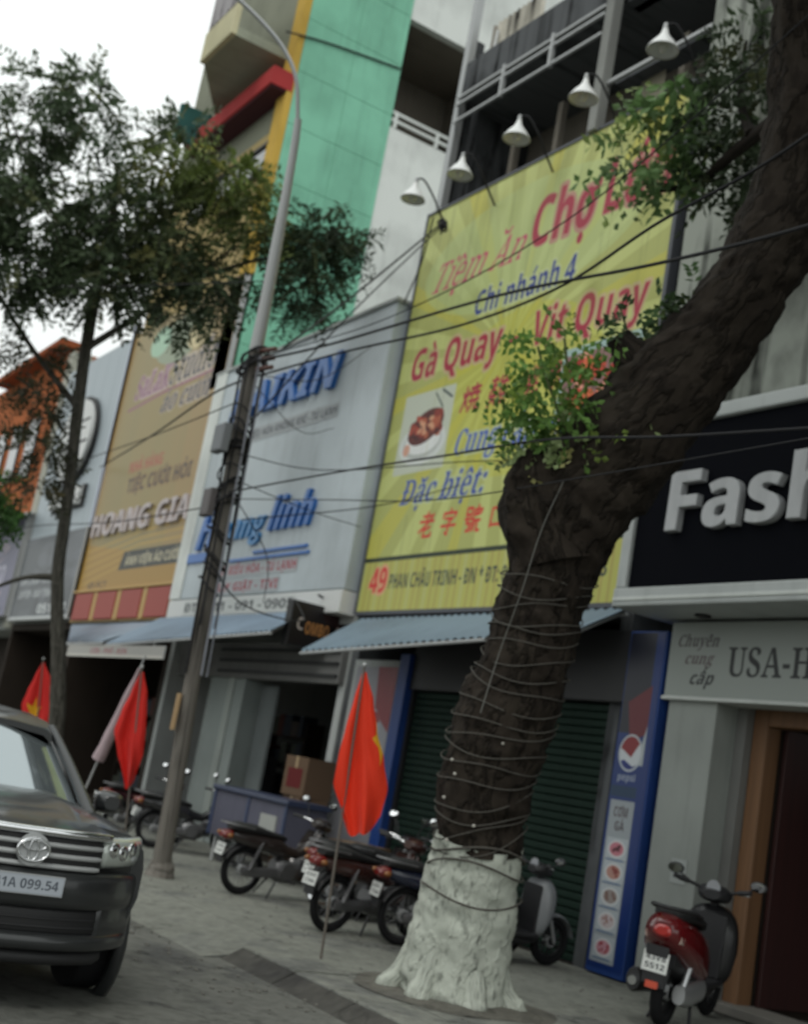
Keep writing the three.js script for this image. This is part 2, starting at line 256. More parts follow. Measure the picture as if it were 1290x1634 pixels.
// ---------------------------------------------------------------- shop buildings
// hollow ground floor: side walls, back wall, ceiling slab; open to the street
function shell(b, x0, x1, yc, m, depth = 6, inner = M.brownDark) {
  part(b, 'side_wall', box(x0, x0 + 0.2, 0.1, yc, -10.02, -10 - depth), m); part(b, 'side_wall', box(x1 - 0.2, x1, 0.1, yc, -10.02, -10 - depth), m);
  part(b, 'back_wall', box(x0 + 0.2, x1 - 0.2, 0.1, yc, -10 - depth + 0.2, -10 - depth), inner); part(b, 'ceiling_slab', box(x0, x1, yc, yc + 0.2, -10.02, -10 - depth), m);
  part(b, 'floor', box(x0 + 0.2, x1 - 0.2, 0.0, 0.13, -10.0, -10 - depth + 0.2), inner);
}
const thinBars = (list, r) => merge(list.map(([a, b]) => bar(a, b, r)));

// --- restaurant building behind the yellow sign
const rest = thing('shop_building', 'weathered grey concrete shop building behind the big yellow restaurant sign', 'building');
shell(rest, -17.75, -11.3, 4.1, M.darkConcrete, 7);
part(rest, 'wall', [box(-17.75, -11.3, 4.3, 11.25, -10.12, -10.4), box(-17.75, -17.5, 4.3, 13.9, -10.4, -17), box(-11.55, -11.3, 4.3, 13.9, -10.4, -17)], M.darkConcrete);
part(rest, 'balcony_floor', box(-17.5, -11.55, 11.0, 11.2, -10.4, -17), M.concrete);
part(rest, 'roof_slab', box(-17.5, -11.55, 13.3, 13.5, -10.05, -17), M.darkConcrete);
part(rest, 'parapet', box(-17.45, -13.55, 13.32, 13.98, -9.92, -10.05, 0.01), M.darkConcrete);
part(rest, 'parapet', box(-13.35, -11.3, 13.3, 14.3, -10.2, -10.35, 0.01), M.darkConcrete);
part(rest, 'post', box(-13.54, -13.36, 11.2, 15.4, -9.86, -10.04, 0.015), M.concrete);
part(rest, 'post', box(-17.52, -17.38, 11.2, 15.6, -9.9, -10.05, 0.012), M.steel);
part(rest, 'post', box(-17.74, -17.54, 11.2, 14.6, -10.02, -10.3, 0.012), M.darkConcrete);
for (const y of [13.27, 13.14, 12.81]) part(rest, 'railing_bar', box(-17.38, -13.54, y - 0.022, y + 0.022, -9.84, -9.89, 0.008), M.galv);
for (const x of [-16.02, -14.75]) part(rest, 'railing_post', box(x - 0.03, x + 0.03, 12.76, 13.34, -9.82, -9.9, 0.008), M.galv);
part(rest, 'railing_bar', box(-13.36, -11.3, 11.94, 12.0, -9.95, -10.01, 0.01), M.galv);
part(rest, 'beam', box(-13.35, -11.55, 12.0, 12.14, -10.1, -10.4, 0.01), M.darkConcrete);
// balcony back wall with a long window band
part(rest, 'balcony_wall', [box(-17.5, -11.55, 12.75, 13.3, -11.55, -11.7), box(-17.5, -15.6, 11.2, 12.3, -11.55, -11.7), box(-17.5, -11.55, 11.2, 11.5, -11.56, -11.7)], M.soffit);
part(rest, 'sill_band', box(-15.8, -11.55, 12.28, 12.6, -11.42, -11.56, 0.01), M.concrete);
part(rest, 'window_glass', box(-15.6, -11.6, 11.5, 12.28, -11.62, -11.65), M.glass);
for (let i = 0; i < 6; i++) part(rest, 'window_mullion', box(-15.6 + i * 0.78, -15.5 + i * 0.78, 11.5, 12.28, -11.54, -11.62, 0.01), M.greyWall);
for (const x of [-16.55, -15.35, -12.55]) part(rest, 'balcony_pillar', box(x - 0.06, x + 0.06, 11.2, 12.75, -10.6, -10.72, 0.01), M.soffit);
part(rest, 'laundry_cloth', new THREE.PlaneGeometry(0.5, 0.9, 6, 8).translate(-12.75, 11.75, -10.3), mat(0.28, 0.26, 0.20, 0.95));
{ // beige corrugated roof hut at the corner
  const pts = []; for (let i = 0; i <= 40; i++) pts.push([i * 0.034, 0.02 * Math.cos(i * 1.57)]);
  const w = pts.concat(pts.slice().reverse().map(([a, b]) => [a, b - 0.012]));
  const g = extrude(w, 1.15).rotateX(-Math.PI / 2).rotateZ(0);
  const hut = thing('roof_hut', 'beige corrugated roof hut on the corner of the grey concrete roof', 'roof hut');
  part(hut, 'cladding', g.scale(1, 1.25, 1).translate(-17.3, 13.5, -10.35), mat(0.60, 0.57, 0.49, 0.8, { map: T.streak })); part(hut, 'side_panel', box(-17.36, -17.32, 13.52, 14.9, -10.3, -11.6), mat(0.34, 0.31, 0.27));
  part(hut, 'frame_post', bar([-17.25, 13.5, -10.28], [-17.15, 14.7, -10.28], 0.035), M.signWhite);
}

// --- air conditioner shop
const acs = thing('shop_building', 'low shop building with grey pilaster under the pale blue lettered sign', 'building');
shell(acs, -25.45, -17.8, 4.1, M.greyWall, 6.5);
part(acs, 'wall', [box(-25.45, -17.8, 4.3, 9.3, -10.05, -10.3), box(-17.98, -17.8, 4.3, 9.2, -10.3, -16.5)], M.greyWall);
part(acs, 'roof_slab', box(-25.45, -17.8, 9.1, 9.3, -10.3, -16.5), M.concrete);
part(acs, 'fascia_board', box(-24.6, -17.85, 3.1, 3.75, -9.9, -10.1, 0.01), mat(0.16, 0.16, 0.155, 0.7, { map: T.grime }));
for (const y of [3.22, 3.42, 3.62]) part(acs, 'fascia_slat', box(-22.5, -17.9, y - 0.025, y + 0.025, -9.86, -9.9), M.black);
part(acs, 'pilaster', box(-22.9, -21.35, 0.12, 3.1, -9.95, -10.35, 0.015), grimy(0.26, 0.29, 0.28));
part(acs, 'pilaster_edge', box(-22.0, -21.75, 0.12, 3.1, -9.92, -9.95), grimy(0.32, 0.35, 0.33));
part(acs, 'door_leaf', box(-21.3, -20.7, 0.13, 3.05, -10.3, -10.36, 0.01), grimy(0.18, 0.2, 0.2));
for (const [x, h] of [[-24.6, 2.1], [-24.0, 1.8], [-20.0, 1.9], [-19.2, 2.2]]) part(acs, 'display_cabinet', box(x, x + 0.55, 0.13, h, -11.4, -12, 0.02), mat(0.05, 0.05, 0.055, 0.6));

// --- gold fronted tall building with the green gable
const tower = thing('tower_building', 'tall building with yellow front edge, red ledge and bright green gable', 'building');
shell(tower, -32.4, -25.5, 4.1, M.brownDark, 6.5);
part(tower, 'front_wall', [box(-32.4, -25.75, 4.3, 16.0, -10.05, -10.35)], M.goldWall);
part(tower, 'upper_wall', box(-32.4, -25.99, 16.0, 24, -10.05, -10.35), grimy(0.24, 0.25, 0.19));
part(tower, 'corner_pilaster', box(-25.98, -25.47, 12.2, 24, -9.93, -10.1, 0.01), M.yellowPaint);
part(tower, 'ledge', [box(-30.6, -25.46, 16.75, 17.2, -9.5, -10.06, 0.015)], M.redPaint);
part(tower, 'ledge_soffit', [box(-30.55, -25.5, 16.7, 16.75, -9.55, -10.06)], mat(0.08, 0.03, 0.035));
part(tower, 'window_band', box(-30.4, -26.0, 14.95, 15.55, -9.98, -10.06), M.glass);
part(tower, 'window_frame', [box(-30.5, -25.9, 15.55, 15.64, -9.93, -10.06, 0.01), box(-30.5, -25.9, 14.86, 14.95, -9.93, -10.06, 0.01), ...[-30.45, -29, -27.5, -25.95].map((x) => box(x - 0.05, x + 0.05, 14.95, 15.55, -9.94, -10.05))], M.black);
part(tower, 'lower_front', box(-26.2, -25.5, 9.5, 12.2, -9.9, -10.06), mat(0.16, 0.09, 0.03, 0.6, { map: T.streak }));
{ // balcony with a slanting left end
  const mk = (y0, y1, f) => { const g = extrude([[-27.75 - f, -8.6 + f], [-25.9, -8.6 + f], [-25.9, -10.05], [-30.2, -10.05]], y1 - y0); g.rotateX(Math.PI / 2); g.translate(0, y1, 0); return uvM(g); };
  part(tower, 'balcony_slab', mk(17.72, 17.95, 0), grimy(0.34, 0.36, 0.28));
  const edge = (y0, y1, t, mm, n) => { part(tower, n, [extrude([[-27.75, y0], [-25.9, y0], [-25.9, y1], [-27.75, y1]], t, 0.008, -8.6), ], mm); const g = box(0, 2.84, y0, y1, 0, t, 0.01); g.rotateY(Math.PI + Math.atan2(1.45, 2.45) * -1); g.translate(-27.75, 0, -8.6); part(tower, n, g, mm); };
  edge(17.74, 18.5, 0.12, grimy(0.62, 0.58, 0.38), 'balcony_beam'); edge(18.62, 19.6, 0.08, grimy(0.38, 0.36, 0.37, 0.85, T.streak), 'balcony_parapet');
  for (const x of [-27.3, -26.6, -26.0]) part(tower, 'parapet_post', box(x, x + 0.1, 18.5, 18.64, -8.58, -8.5), M.black);
  part(tower, 'balcony_bracket', [box(-30.1, -29.95, 16.75, 17.74, -8.95, -10.05)], M.teal);
}
// gable: green cladding sheets, then white plaster with an open gallery
for (let i = 0; i < 11; i++) for (let k = 0; k < 2; k++) { const y0 = 9.2 + i * 1.36; part(tower, 'gable_sheet', box(-25.5, -25.47 + (k ? 0.004 : 0), y0 + 0.006, y0 + 1.354, -10.1 - k * 1.31 - 0.004, -11.41 - k * 1.31, 0.006), M.green); }
part(tower, 'gable_wall', [box(-25.72, -25.5, 4.3, 24.5, -10.1, -12.72)], M.greenGap);
part(tower, 'gable_wall', [box(-25.72, -25.5, 4.3, 17.1, -12.72, -19), box(-25.72, -25.5, 20.06, 24.5, -12.72, -19), box(-25.72, -25.5, 17.1, 20.06, -15.6, -19)], M.white);
part(tower, 'gallery_ceiling', box(-29, -25.72, 20.06, 20.2, -12.75, -15.6), M.soffit); part(tower, 'gallery_floor', box(-29, -25.72, 16.95, 17.1, -12.75, -15.6), M.soffit);
part(tower, 'gallery_wall', [box(-28.1, -28, 17.1, 20.06, -12.75, -15.6), box(-28, -25.72, 17.1, 20.06, -12.74, -12.8), box(-28, -25.72, 17.1, 20.06, -15.55, -15.6)], M.soffit);
part(tower, 'vent', box(-28, -27.92, 18.6, 18.95, -13.3, -13.75, 0.02), M.black);
for (const y of [17.5, 17.3]) part(tower, 'gallery_railing', box(-25.55, -25.49, y - 0.035, y + 0.035, -12.75, -15.6, 0.01), M.white);
for (const z of [-12.82, -14.05, -15.2]) part(tower, 'railing_post', box(-25.56, -25.485, 17.1, 17.54, z, z - 0.09, 0.01), M.white);
solo('power_cable', 'thin dark cable running across the green gable near its top', 'cable', tube([[-25.44, 18.1, -9.6], [-25.44, 18.32, -10.6], [-25.44, 18.62, -12.7]], 0.022, 20, 5), M.wire);

// --- grey clad shop and orange house, far left
const grey = thing('shop_building', 'shop building clad in pale grey metal behind the slender street tree', 'building');
shell(grey, -38.25, -32.45, 4.1, M.brownDark, 6);
part(grey, 'wall', box(-38.25, -32.6, 4.3, 12.1, -10.05, -16), M.greyWall);
for (let i = 0; i < 6; i++) part(grey, 'cladding_panel', box(-38.2 + i * 0.94, -37.28 + i * 0.94, 6.8, 12.15, -9.93, -10.02, 0.01), mat(0.36, 0.41, 0.44, 0.45, { metalness: 0.35 }));
part(grey, 'corner_trim', box(-32.55, -32.44, 4.4, 12.5, -9.84, -10.02, 0.01), mat(0.45, 0.5, 0.6, 0.4)); part(grey, 'edge_strip', box(-32.43, -32.38, 8.5, 12.5, -9.84, -10.0), M.black);
const house = thing('house', 'orange plastered house with a tiled roof edge at the far left', 'house');
part(house, 'wall', [box(-62, -39.2, 7.6, 13.2, -10.1, -17)], M.orange); part(house, 'lower_wall', box(-62, -38.4, 0.1, 4.2, -11.5, -12), M.brownDark);
part(house, 'upper_floor', box(-62, -38.4, 4.2, 7.6, -10.25, -17), M.greyWall);
for (let i = 0; i < 20; i++) part(house, 'roof_tile', box(-47 + i * 0.4, -46.62 + i * 0.4, 13.2, 13.42, -9.6, -10.6, 0.05), grimy(0.33, 0.09, 0.035));
for (const x of [-46, -44, -42]) part(house, 'window', box(x, x + 1.1, 9.2, 11.2, -10.02, -10.12, 0.02), M.glass);
part(house, 'pillar', box(-39.2, -38.6, 4.2, 13.0, -10.0, -10.6, 0.02), grimy(0.42, 0.42, 0.36));
part(house, 'canopy', extrude([[-9.9, 7.75], [-8.9, 7.3], [-8.9, 7.25], [-9.9, 7.68]], 3.6).rotateY(-Math.PI / 2).scale(1, 1, 1).translate(-38.3, 0, 0), M.signWhite);

// --- clothes shop at the right
const fash = thing('shop_building', 'mottled old concrete building with white pilaster behind the black lettered sign', 'building');
part(fash, 'upper_wall', box(-10.55, 3, 6.6, 16, -10.3, -16), M.stained); part(fash, 'column', box(-11.28, -10.52, 4.3, 16, -9.95, -10.6, 0.02), M.stained);
part(fash, 'parapet_panel', box(-9.9, 3, 9.4, 11.2, -10.1, -10.3, 0.02), M.stained);
part(fash, 'pilaster', box(-10.48, -9.76, 0.12, 3.2, -9.98, -10.6, 0.012), grimy(0.30, 0.32, 0.30)); part(fash, 'reveal', box(-9.76, -9.62, 0.12, 3.2, -10.3, -10.62), grimy(0.2, 0.2, 0.19));
part(fash, 'notice', box(-10.12, -9.9, 1.25, 1.5, -9.972, -9.98), mat(0.30, 0.32, 0.31));
part(fash, 'door_post', box(-9.62, -9.42, 0.12, 3.18, -10.4, -10.62, 0.02), M.wood); part(fash, 'door_lintel', box(-9.42, 2, 3.0, 3.18, -10.4, -10.62, 0.015), M.wood);
part(fash, 'door_step', box(-9.62, 2, 0.1, 0.2, -10.2, -10.7, 0.015), grimy(0.2, 0.19, 0.17));
part(fash, 'door_leaf', box(-9.4, -9.34, 0.2, 3.0, -10.64, -11.7, 0.01), M.redDoor);
part(fash, 'clothes_rail', bar([-9.1, 1.7, -12.2], [-6.5, 1.7, -12.2], 0.02), M.black);
for (let i = 0; i < 9; i++) part(fash, 'hanging_shirt', limb([[-9.0 + i * 0.27, 1.66, -12.2], [-9.0 + i * 0.27, 1.4, -12.2], [-9.0 + i * 0.27, 0.75, -12.2]], [0.06, 0.2, 0.17], 10, 4, 0.1).applyMatrix4(new THREE.Matrix4()), mat(...[[0.05, 0.012, 0.012], [0.02, 0.03, 0.02], [0.03, 0.03, 0.035]][i % 3], 0.95));
part(fash, 'shop_interior', [box(-9.42, 2, 0.1, 3.2, -14, -14.2), box(-9.62, -9.42, 0.1, 3.2, -10.62, -14)], M.brownDark);
part(fash, 'floor_slab', box(-11.2, 3, 4.3, 6.5, -10.35, -16), M.concrete);
part(fash, 'ceiling_slab', box(-10.5, 3, 3.98, 4.3, -10.1, -16), M.concrete);

// ---------------------------------------------------------------- signboards
{ // the big yellow sign: printed sheets on a steel frame
  const W = 6.25, H = 6.92, X0 = -17.76, Y0 = 4.28, S = sheet(W, H, 290, '#b0b468'), x = S.x;
  const ray0 = [3.0, 3.9];
  for (let i = 0; i < 30; i++) { const a = i / 30 * Math.PI * 2 + 0.1, b = a + Math.PI / 30 * (1 + 0.25 * Math.sin(i * 5)); S.poly([ray0, [ray0[0] + 9 * Math.cos(a), ray0[1] + 9 * Math.sin(a)], [ray0[0] + 9 * Math.cos(b), ray0[1] + 9 * Math.sin(b)]], i % 3 ? '#c3c97c' : '#beba55'); }
  S.oval(3.0, 5.6, 2.7, 1.0, 'rgba(186,202,136,0.6)'); S.oval(3.4, 3.2, 1.9, 1.3, 'rgba(200,196,60,0.4)');
  const red = '#a8283f', blue = '#303f86', rim = '#c4ae84', P = (wx, wy) => [wx - X0, wy - Y0];
  S.text('Tiệm Ăn', ...P(-17.3, 9.62), 2.5, 0.5, '#c6486a', { face: 'serif', slant: 0.35, font: 'italic', mark: 7 });
  S.text('Chợ', ...P(-14.66, 9.72), 1.5, 0.78, red, { outline: '#b98a78', ring: 4, slant: 0.1 }); S.text('Lớn', ...P(-13.05, 9.78), 1.42, 0.82, red, { outline: '#b98a78', ring: 4, slant: 0.1 });
  S.text('Chi nhánh 4', ...P(-15.85, 8.93), 2.45, 0.4, blue, { slant: 0.12, outline: '#c4cc9a', ring: 4 });
  S.text('Gà Quay', ...P(-17.45, 8.12), 2.5, 0.54, red, { outline: rim, ring: 5, slant: 0.1 }); S.text('-', ...P(-14.75, 8.1), 0.3, 0.5, red); S.text('Vịt Quay', ...P(-14.2, 8.08), 2.4, 0.54, red, { outline: rim, ring: 5, slant: 0.1 });
  han(S, 'shao', ...P(-15.72, 7.3), 0.46, red); han(S, 'ji', ...P(-15.02, 7.3), 0.46, red); han(S, 'shao', ...P(-14.3, 7.3), 0.46, red); han(S, 'ya', ...P(-13.6, 7.3), 0.46, red);
  S.text('Cung cấp', ...P(-15.75, 6.64), 2.0, 0.4, '#4a62b4', { face: 'serif', slant: 0.3, outline: '#bcc69a', ring: 3 }); S.text('các', ...P(-13.5, 6.6), 0.8, 0.4, '#4a62b4', { face: 'serif', slant: 0.3 });
  S.text('Đặc biệt:', ...P(-17.05, 5.98), 2.3, 0.4, '#3c4f9e', { face: 'serif', slant: 0.3, outline: '#bcc69a', ring: 4 });
  han(S, 'lao', ...P(-16.32, 5.38), 0.42, '#d0392a'); han(S, 'zi', ...P(-15.72, 5.38), 0.42, '#d0392a'); han(S, 'hao', ...P(-15.1, 5.38), 0.42, '#d0392a'); han(S, 'kou', ...P(-14.5, 5.38), 0.4, '#d0392a'); han(S, 'shao', ...P(-13.9, 5.38), 0.42, '#d0392a');
  // picture of roast duck on a plate
  const q = (fx, fy) => [lerp(-17.4, -15.95, fx) - X0, lerp(6.5, 7.85, fy) - Y0];
  S.poly([q(0, 0), q(1, 0), q(1, 1), q(0, 1)], '#c3c9b8'); S.oval(...q(0.5, 0.35), 0.66, 0.36, '#d4d8d4'); S.oval(...q(0.5, 0.36), 0.55, 0.27, '#b9bdb8'); S.oval(...q(0.5, 0.38), 0.5, 0.22, '#e2e4e2');
  S.oval(...q(0.52, 0.55), 0.5, 0.27, '#571f1a', 0.25); for (let i = 0; i < 40; i++) S.oval(...q(0.52 + rr(-0.28, 0.28), 0.56 + rr(-0.13, 0.15)), rr(0.05, 0.13), rr(0.03, 0.08), ['#6d2019', '#8c3426', '#b05a3c', '#4a1512', '#a8452f'][i % 5], rr(-1, 1)); for (let i = 0; i < 9; i++) S.oval(...q(0.5 + rr(-0.12, 0.16), 0.55 + rr(-0.08, 0.1)), 0.07, 0.04, '#d59a78', rr(-1, 1)); S.oval(...q(0.2, 0.3), 0.1, 0.1, '#d4a08a'); S.line([q(0.62, 0.95), q(0.8, 0.75)], '#3a4a48', 0.03); S.line([q(0.75, 0.97), q(0.95, 0.85)], '#3a4a48', 0.04);
  { // picture of roast birds on a rack
    const r = (fx, fy) => [lerp(-13.35, -11.75, fx) - X0, lerp(6.75, 7.85, fy) - Y0]; S.poly([r(0, 0), r(1, 0), r(1, 1), r(0, 1)], '#9fb9b4'); S.poly([r(0.05, 0.06), r(0.95, 0.06), r(0.95, 0.9), r(0.05, 0.9)], '#8f6a68');
    for (let i = 0; i < 26; i++) S.oval(...r(rr(0.12, 0.9), rr(0.15, 0.8)), rr(0.07, 0.16), rr(0.1, 0.2), ['#c2452e', '#a8301f', '#d9683e', '#e8a088', '#7a2a22'][i % 5], rr(-1, 1)); for (let i = 0; i < 10; i++) S.oval(...r(rr(0.1, 0.9), rr(0.05, 0.2)), 0.12, 0.06, '#4f7a3a', rr(-1, 1));
  }
  S.poly([P(-17.76, 4.28), P(-11.51, 4.28), P(-11.51, 5.1), P(-17.76, 5.1)], '#b8b75e'); for (let i = 0; i < 40; i++) S.rect(i * 0.158, 0, i * 0.158 + 0.05, 0.8, i % 3 ? '#aea257' : '#b9bc7c');
  S.rect(0, 0.8, W, 0.87, '#23301f');
  S.text('49', ...P(-17.5, 4.58), 0.52, 0.4, '#d23a34', { outline: '#d9a27a', ring: 10 }); S.text('PHAN CHÂU TRINH - ĐN * ĐT: 0511', ...P(-16.92, 4.63), 3.4, 0.23, '#37413a'); S.text('58', ...P(-12.1, 4.62), 0.3, 0.24, '#37413a');
  for (let i = 1; i < 5; i++) { S.rect(i * 1.25, 0, i * 1.25 + 0.012, H, 'rgba(90,92,30,0.28)'); S.rect(i * 1.25 + 0.012, 0, i * 1.25 + 0.03, H, 'rgba(225,228,160,0.18)'); }
  for (let i = 0; i < 70; i++) { const sx = rr(0, W), sw = rr(0.01, 0.06), top = rnd() < 0.6 ? H : rr(1, H), ln = rr(0.5, 3), g = x.createLinearGradient(0, S.Y(top), 0, S.Y(top - ln)); g.addColorStop(0, 'rgba(70,72,40,' + rr(0.06, 0.2) + ')'); g.addColorStop(1, 'rgba(70,72,40,0)'); x.fillStyle = g; x.fillRect(S.X(sx), S.Y(top), sw * S.ppm, ln * S.ppm); }
  for (let i = 0; i < 22; i++) { const g = x.createRadialGradient(0, 0, 0, 0, 0, 70); g.addColorStop(0, 'rgba(95,95,20,0.16)'); g.addColorStop(1, 'rgba(95,95,20,0)'); x.save(); x.translate(rr(0, 1800), rr(0, 900)); x.scale(rr(0.6, 2), rr(0.6, 2.4)); x.fillStyle = g; x.fillRect(-70, -70, 140, 140); x.restore(); }
  const o = thing('sign_board', 'huge yellow restaurant sign with red lettering and food pictures', 'sign');
  part(o, 'printed_face', face(X0, X0 + W, Y0, Y0 + H, -9.95), printed(S, 0.55)); part(o, 'backing', box(X0, X0 + W, Y0, Y0 + H, -9.955, -10.08), M.galv);
  for (const [a, b, c, d] of [[X0 - 0.05, X0, Y0 - 0.05, Y0 + H + 0.05], [X0 + W, X0 + W + 0.07, Y0 - 0.05, Y0 + H + 0.05], [X0, X0 + W, Y0 - 0.06, Y0], [X0, X0 + W, Y0 + H, Y0 + H + 0.04]]) part(o, 'frame_bar', box(a, b, c, d, -9.93, -10.08), mat(0.07, 0.075, 0.09, 0.5));
}
// gooseneck lamps along the top of the yellow sign
{
  const make = (label) => {
    const o = thing('sign_lamp', label, 'lamp', [0, 0, 0], 0, 'gooseneck lamps on the yellow sign');
    part(o, 'arm', tube([[0.02, -0.25, -0.72], [0.1, -0.1, -0.5], [0.16, 0.12, -0.26], [0.1, 0.34, -0.05], [0, 0.33, 0]], 0.017, 24, 6), M.wire);
    const sh = [[0.035, 0.28], [0.05, 0.22], [0.075, 0.17], [0.14, 0.09], [0.2, 0], [0.205, -0.02]].map((p) => new THREE.Vector2(...p));
    const s = part(o, 'shade', new THREE.LatheGeometry(sh, 24), mat(0.74, 0.75, 0.74, 0.35)); part(s, 'shade_rim', torus(0, -0.02, 0, 0.2, 0.008, 'y', 6, 28), M.galv);
    part(o, 'socket', new THREE.CylinderGeometry(0.03, 0.038, 0.1, 10).translate(0, 0.31, 0), M.galv); part(o, 'bulb', ball(0, 0.03, 0, 0.06, 1, 1.25, 1), mat(0.6, 0.6, 0.58, 0.2)); return o;
  };
  const at = [[-17.08, 11.02, -9.2, 'white lamp jutting over the left end of the yellow sign'], [-15.72, 11.0, -9.2, 'dim white lamp second from the left above the yellow sign'], [-14.3, 11.1, -9.2, 'middle white lamp above the yellow sign'], [-12.82, 11.16, -9.2, 'white lamp above the red word on the yellow sign'], [-11.3, 11.24, -9.2, 'white lamp nearest the leafy branch above the yellow sign']];
  const l0 = make(at[0][3]); l0.position.set(...at[0].slice(0, 3));
  for (const [x, y, z, label] of at.slice(1)) { const c = l0.clone(); c.name = numbered('sign_lamp'); c.userData.label = label; c.position.set(x, y, z); scene.add(c); }
}
{ // pale sign of the air conditioner shop: box with raised letters
  const o = thing('sign_board', 'pale grey box sign with raised blue letters of the air conditioner shop', 'sign');
  part(o, 'sign_box', box(-25.3, -17.9, 4.62, 9.6, -9.72, -10.03, 0.02), grimy(0.49, 0.55, 0.58, 0.5)); part(o, 'bottom_strip', box(-25.3, -17.9, 4.22, 4.6, -9.7, -10.03, 0.015), M.signWhite);
  part(o, 'edge_strip', box(-25.32, -24.75, 4.62, 9.62, -9.69, -9.725, 0.01), M.white); part(o, 'cap', box(-25.35, -17.85, 9.6, 9.66, -9.68, -10.03), M.greyWall);
  const bl = mat(0.02, 0.13, 0.42, 0.35), wh = mat(0.75, 0.77, 0.78, 0.4);
  raised(o, 'DAIKIN', -24.1, 8.34, 4.6, 0.66, -9.72, 0.1, bl, 0.3);
  raised(o, 'H', -24.5, 5.62, 0.95, 0.86, -9.72, 0.08, bl, 0.3); raised(o, 'oang', -23.4, 5.74, 2.0, 0.5, -9.72, 0.06, mat(0.03, 0.2, 0.45, 0.35), 0.3); raised(o, 'linh', -21.2, 5.8, 1.75, 0.62, -9.72, 0.08, bl, 0.3);
  part(o, 'underline', [box(-21.6, -19.45, 5.4, 5.46, -9.68, -9.73, 0.01), box(-22.6, -19.35, 5.28, 5.34, -9.68, -9.73, 0.01)], bl);
  part(o, 'swash', box(-24.75, -23.7, 5.36, 5.56, -9.68, -9.73, 0.01), bl);
  const A = sheet(4.2, 0.34, 150, '#ffffff'); const lineFace = (str, w, h, col, bg) => { const s = sheet(w, h * 1.7, 170, bg); s.text(str, 0.03, h * 0.35, w - 0.06, h, col); return printed(s); };
  part(o, 'printed_line', face(-23.0, -19.3, 7.76, 8.04, -9.712), lineFace('ĐIỀU HÒA KHÔNG KHÍ - TỦ LẠNH', 3.7, 0.165, '#30343a', '#a8adb0'));
  part(o, 'printed_line', face(-23.3, -19.7, 4.98, 5.28, -9.712), lineFace('BÁN ĐIỀU HÒA - TỦ LẠNH', 3.6, 0.19, '#99283a', '#a8adb0')); part(o, 'printed_line', face(-23.2, -20.3, 4.66, 4.93, -9.712), lineFace('MÁY GIẶT - TIVI', 2.9, 0.17, '#99283a', '#a8adb0'));
  part(o, 'printed_line', face(-24.4, -19.5, 4.27, 4.56, -9.692), lineFace('ĐT: 0511 - 091 - 0905', 4.9, 0.17, '#2c3034', '#c3c6c4'));
}
{ // gold sign
  const o = thing('sign_board', 'tall gold sign with white letters and red panels at its foot', 'sign'), W = 6.9, H = 7.9, X0 = -32.38, Y0 = 4.25, S = sheet(W, H, 190, '#a58248'), P = (a, b) => [a - X0, b - Y0];
  for (let i = 0; i < 60; i++) { S.x.globalAlpha = 0.06; S.rect(rr(0, W), 0, rr(0, W), H, i % 2 ? '#ad8a44' : '#7f7050'); } S.x.globalAlpha = 1;
  S.poly([P(-32.38, 4.25), P(-25.48, 4.25), P(-25.48, 5.6), P(-32.38, 6.3)], '#a07c30'); for (let i = 0; i < 5; i++) S.line([P(-32.2, 6.1 - i * 0.22), P(-28.5, 6.4 - i * 0.16), P(-25.6, 6.5 - i * 0.2)], '#b3923e', 0.04);
  S.text('SaLaK', ...P(-31.35, 10.1), 2.3, 0.62, '#7d4468', { face: 'serif', slant: 0.3, outline: '#b39a98', ring: 7 }); S.text('Studio', ...P(-29.0, 10.1), 2.8, 0.75, '#3a3742', { face: 'serif', slant: 0.3, outline: '#b7a894', ring: 8 }); S.line([P(-31.6, 9.85), P(-29, 9.98), P(-26, 10.0)], '#8a4468', 0.06);
  S.text('áo cưới', ...P(-29.2, 9.42), 3.0, 0.5, '#3c3440', { face: 'serif', slant: 0.3, outline: '#a99a86', ring: 7 });
  S.oval(...P(-28.8, 11.3), 1.6, 0.6, '#8f9a80'); S.oval(...P(-30.2, 11.5), 0.7, 0.4, '#9fc2a6'); S.oval(...P(-27.5, 11.2), 0.8, 0.4, '#c9b98a');
  S.text('NHÀ HÀNG', ...P(-30.45, 8.02), 2.3, 0.3, '#a23a22'); S.text('TIỆC CƯỚI HỎI', ...P(-30.3, 7.5), 4.1, 0.36, '#3a2a1c', { outline: '#8a6a34', ring: 5 });
  S.poly([P(-29.6, 5.5), P(-25.7, 5.5), P(-25.5, 5.95), P(-29.4, 5.95)], '#26281f'); S.text('ẢNH VIỆN ÁO CƯỚI', ...P(-29.2, 5.6), 3.4, 0.22, '#c2b99a'); S.text('49 PCT', ...P(-31.6, 5.1), 1.4, 0.17, '#4a3416');
  part(o, 'printed_face', face(X0, X0 + W, Y0, Y0 + H, -9.9), printed(S, 0.45)); part(o, 'backing', box(X0, X0 + W, Y0, Y0 + H, -9.905, -10.03), M.galv);
  raised(o, 'HOANG GIA', -32.2, 6.46, 6.5, 0.58, -9.9, 0.08, mat(0.46, 0.40, 0.40, 0.4), 0.08);
  for (let i = 0; i < 4; i++) part(o, 'red_panel', box(-32.2 + i * 1.7, -30.85 + i * 1.7, 4.3, 4.98, -9.84, -9.9, 0.02), M.tileRed);
  for (let i = 0; i < 4; i++) part(o, 'gold_bar', box(-30.8 + i * 1.7, -30.55 + i * 1.7, 4.28, 5.0, -9.85, -9.9, 0.01), mat(0.45, 0.28, 0.08, 0.5)); part(o, 'gold_bar', box(-32.38, -25.5, 5.0, 5.06, -9.82, -9.9, 0.01), mat(0.45, 0.28, 0.08, 0.5));
}
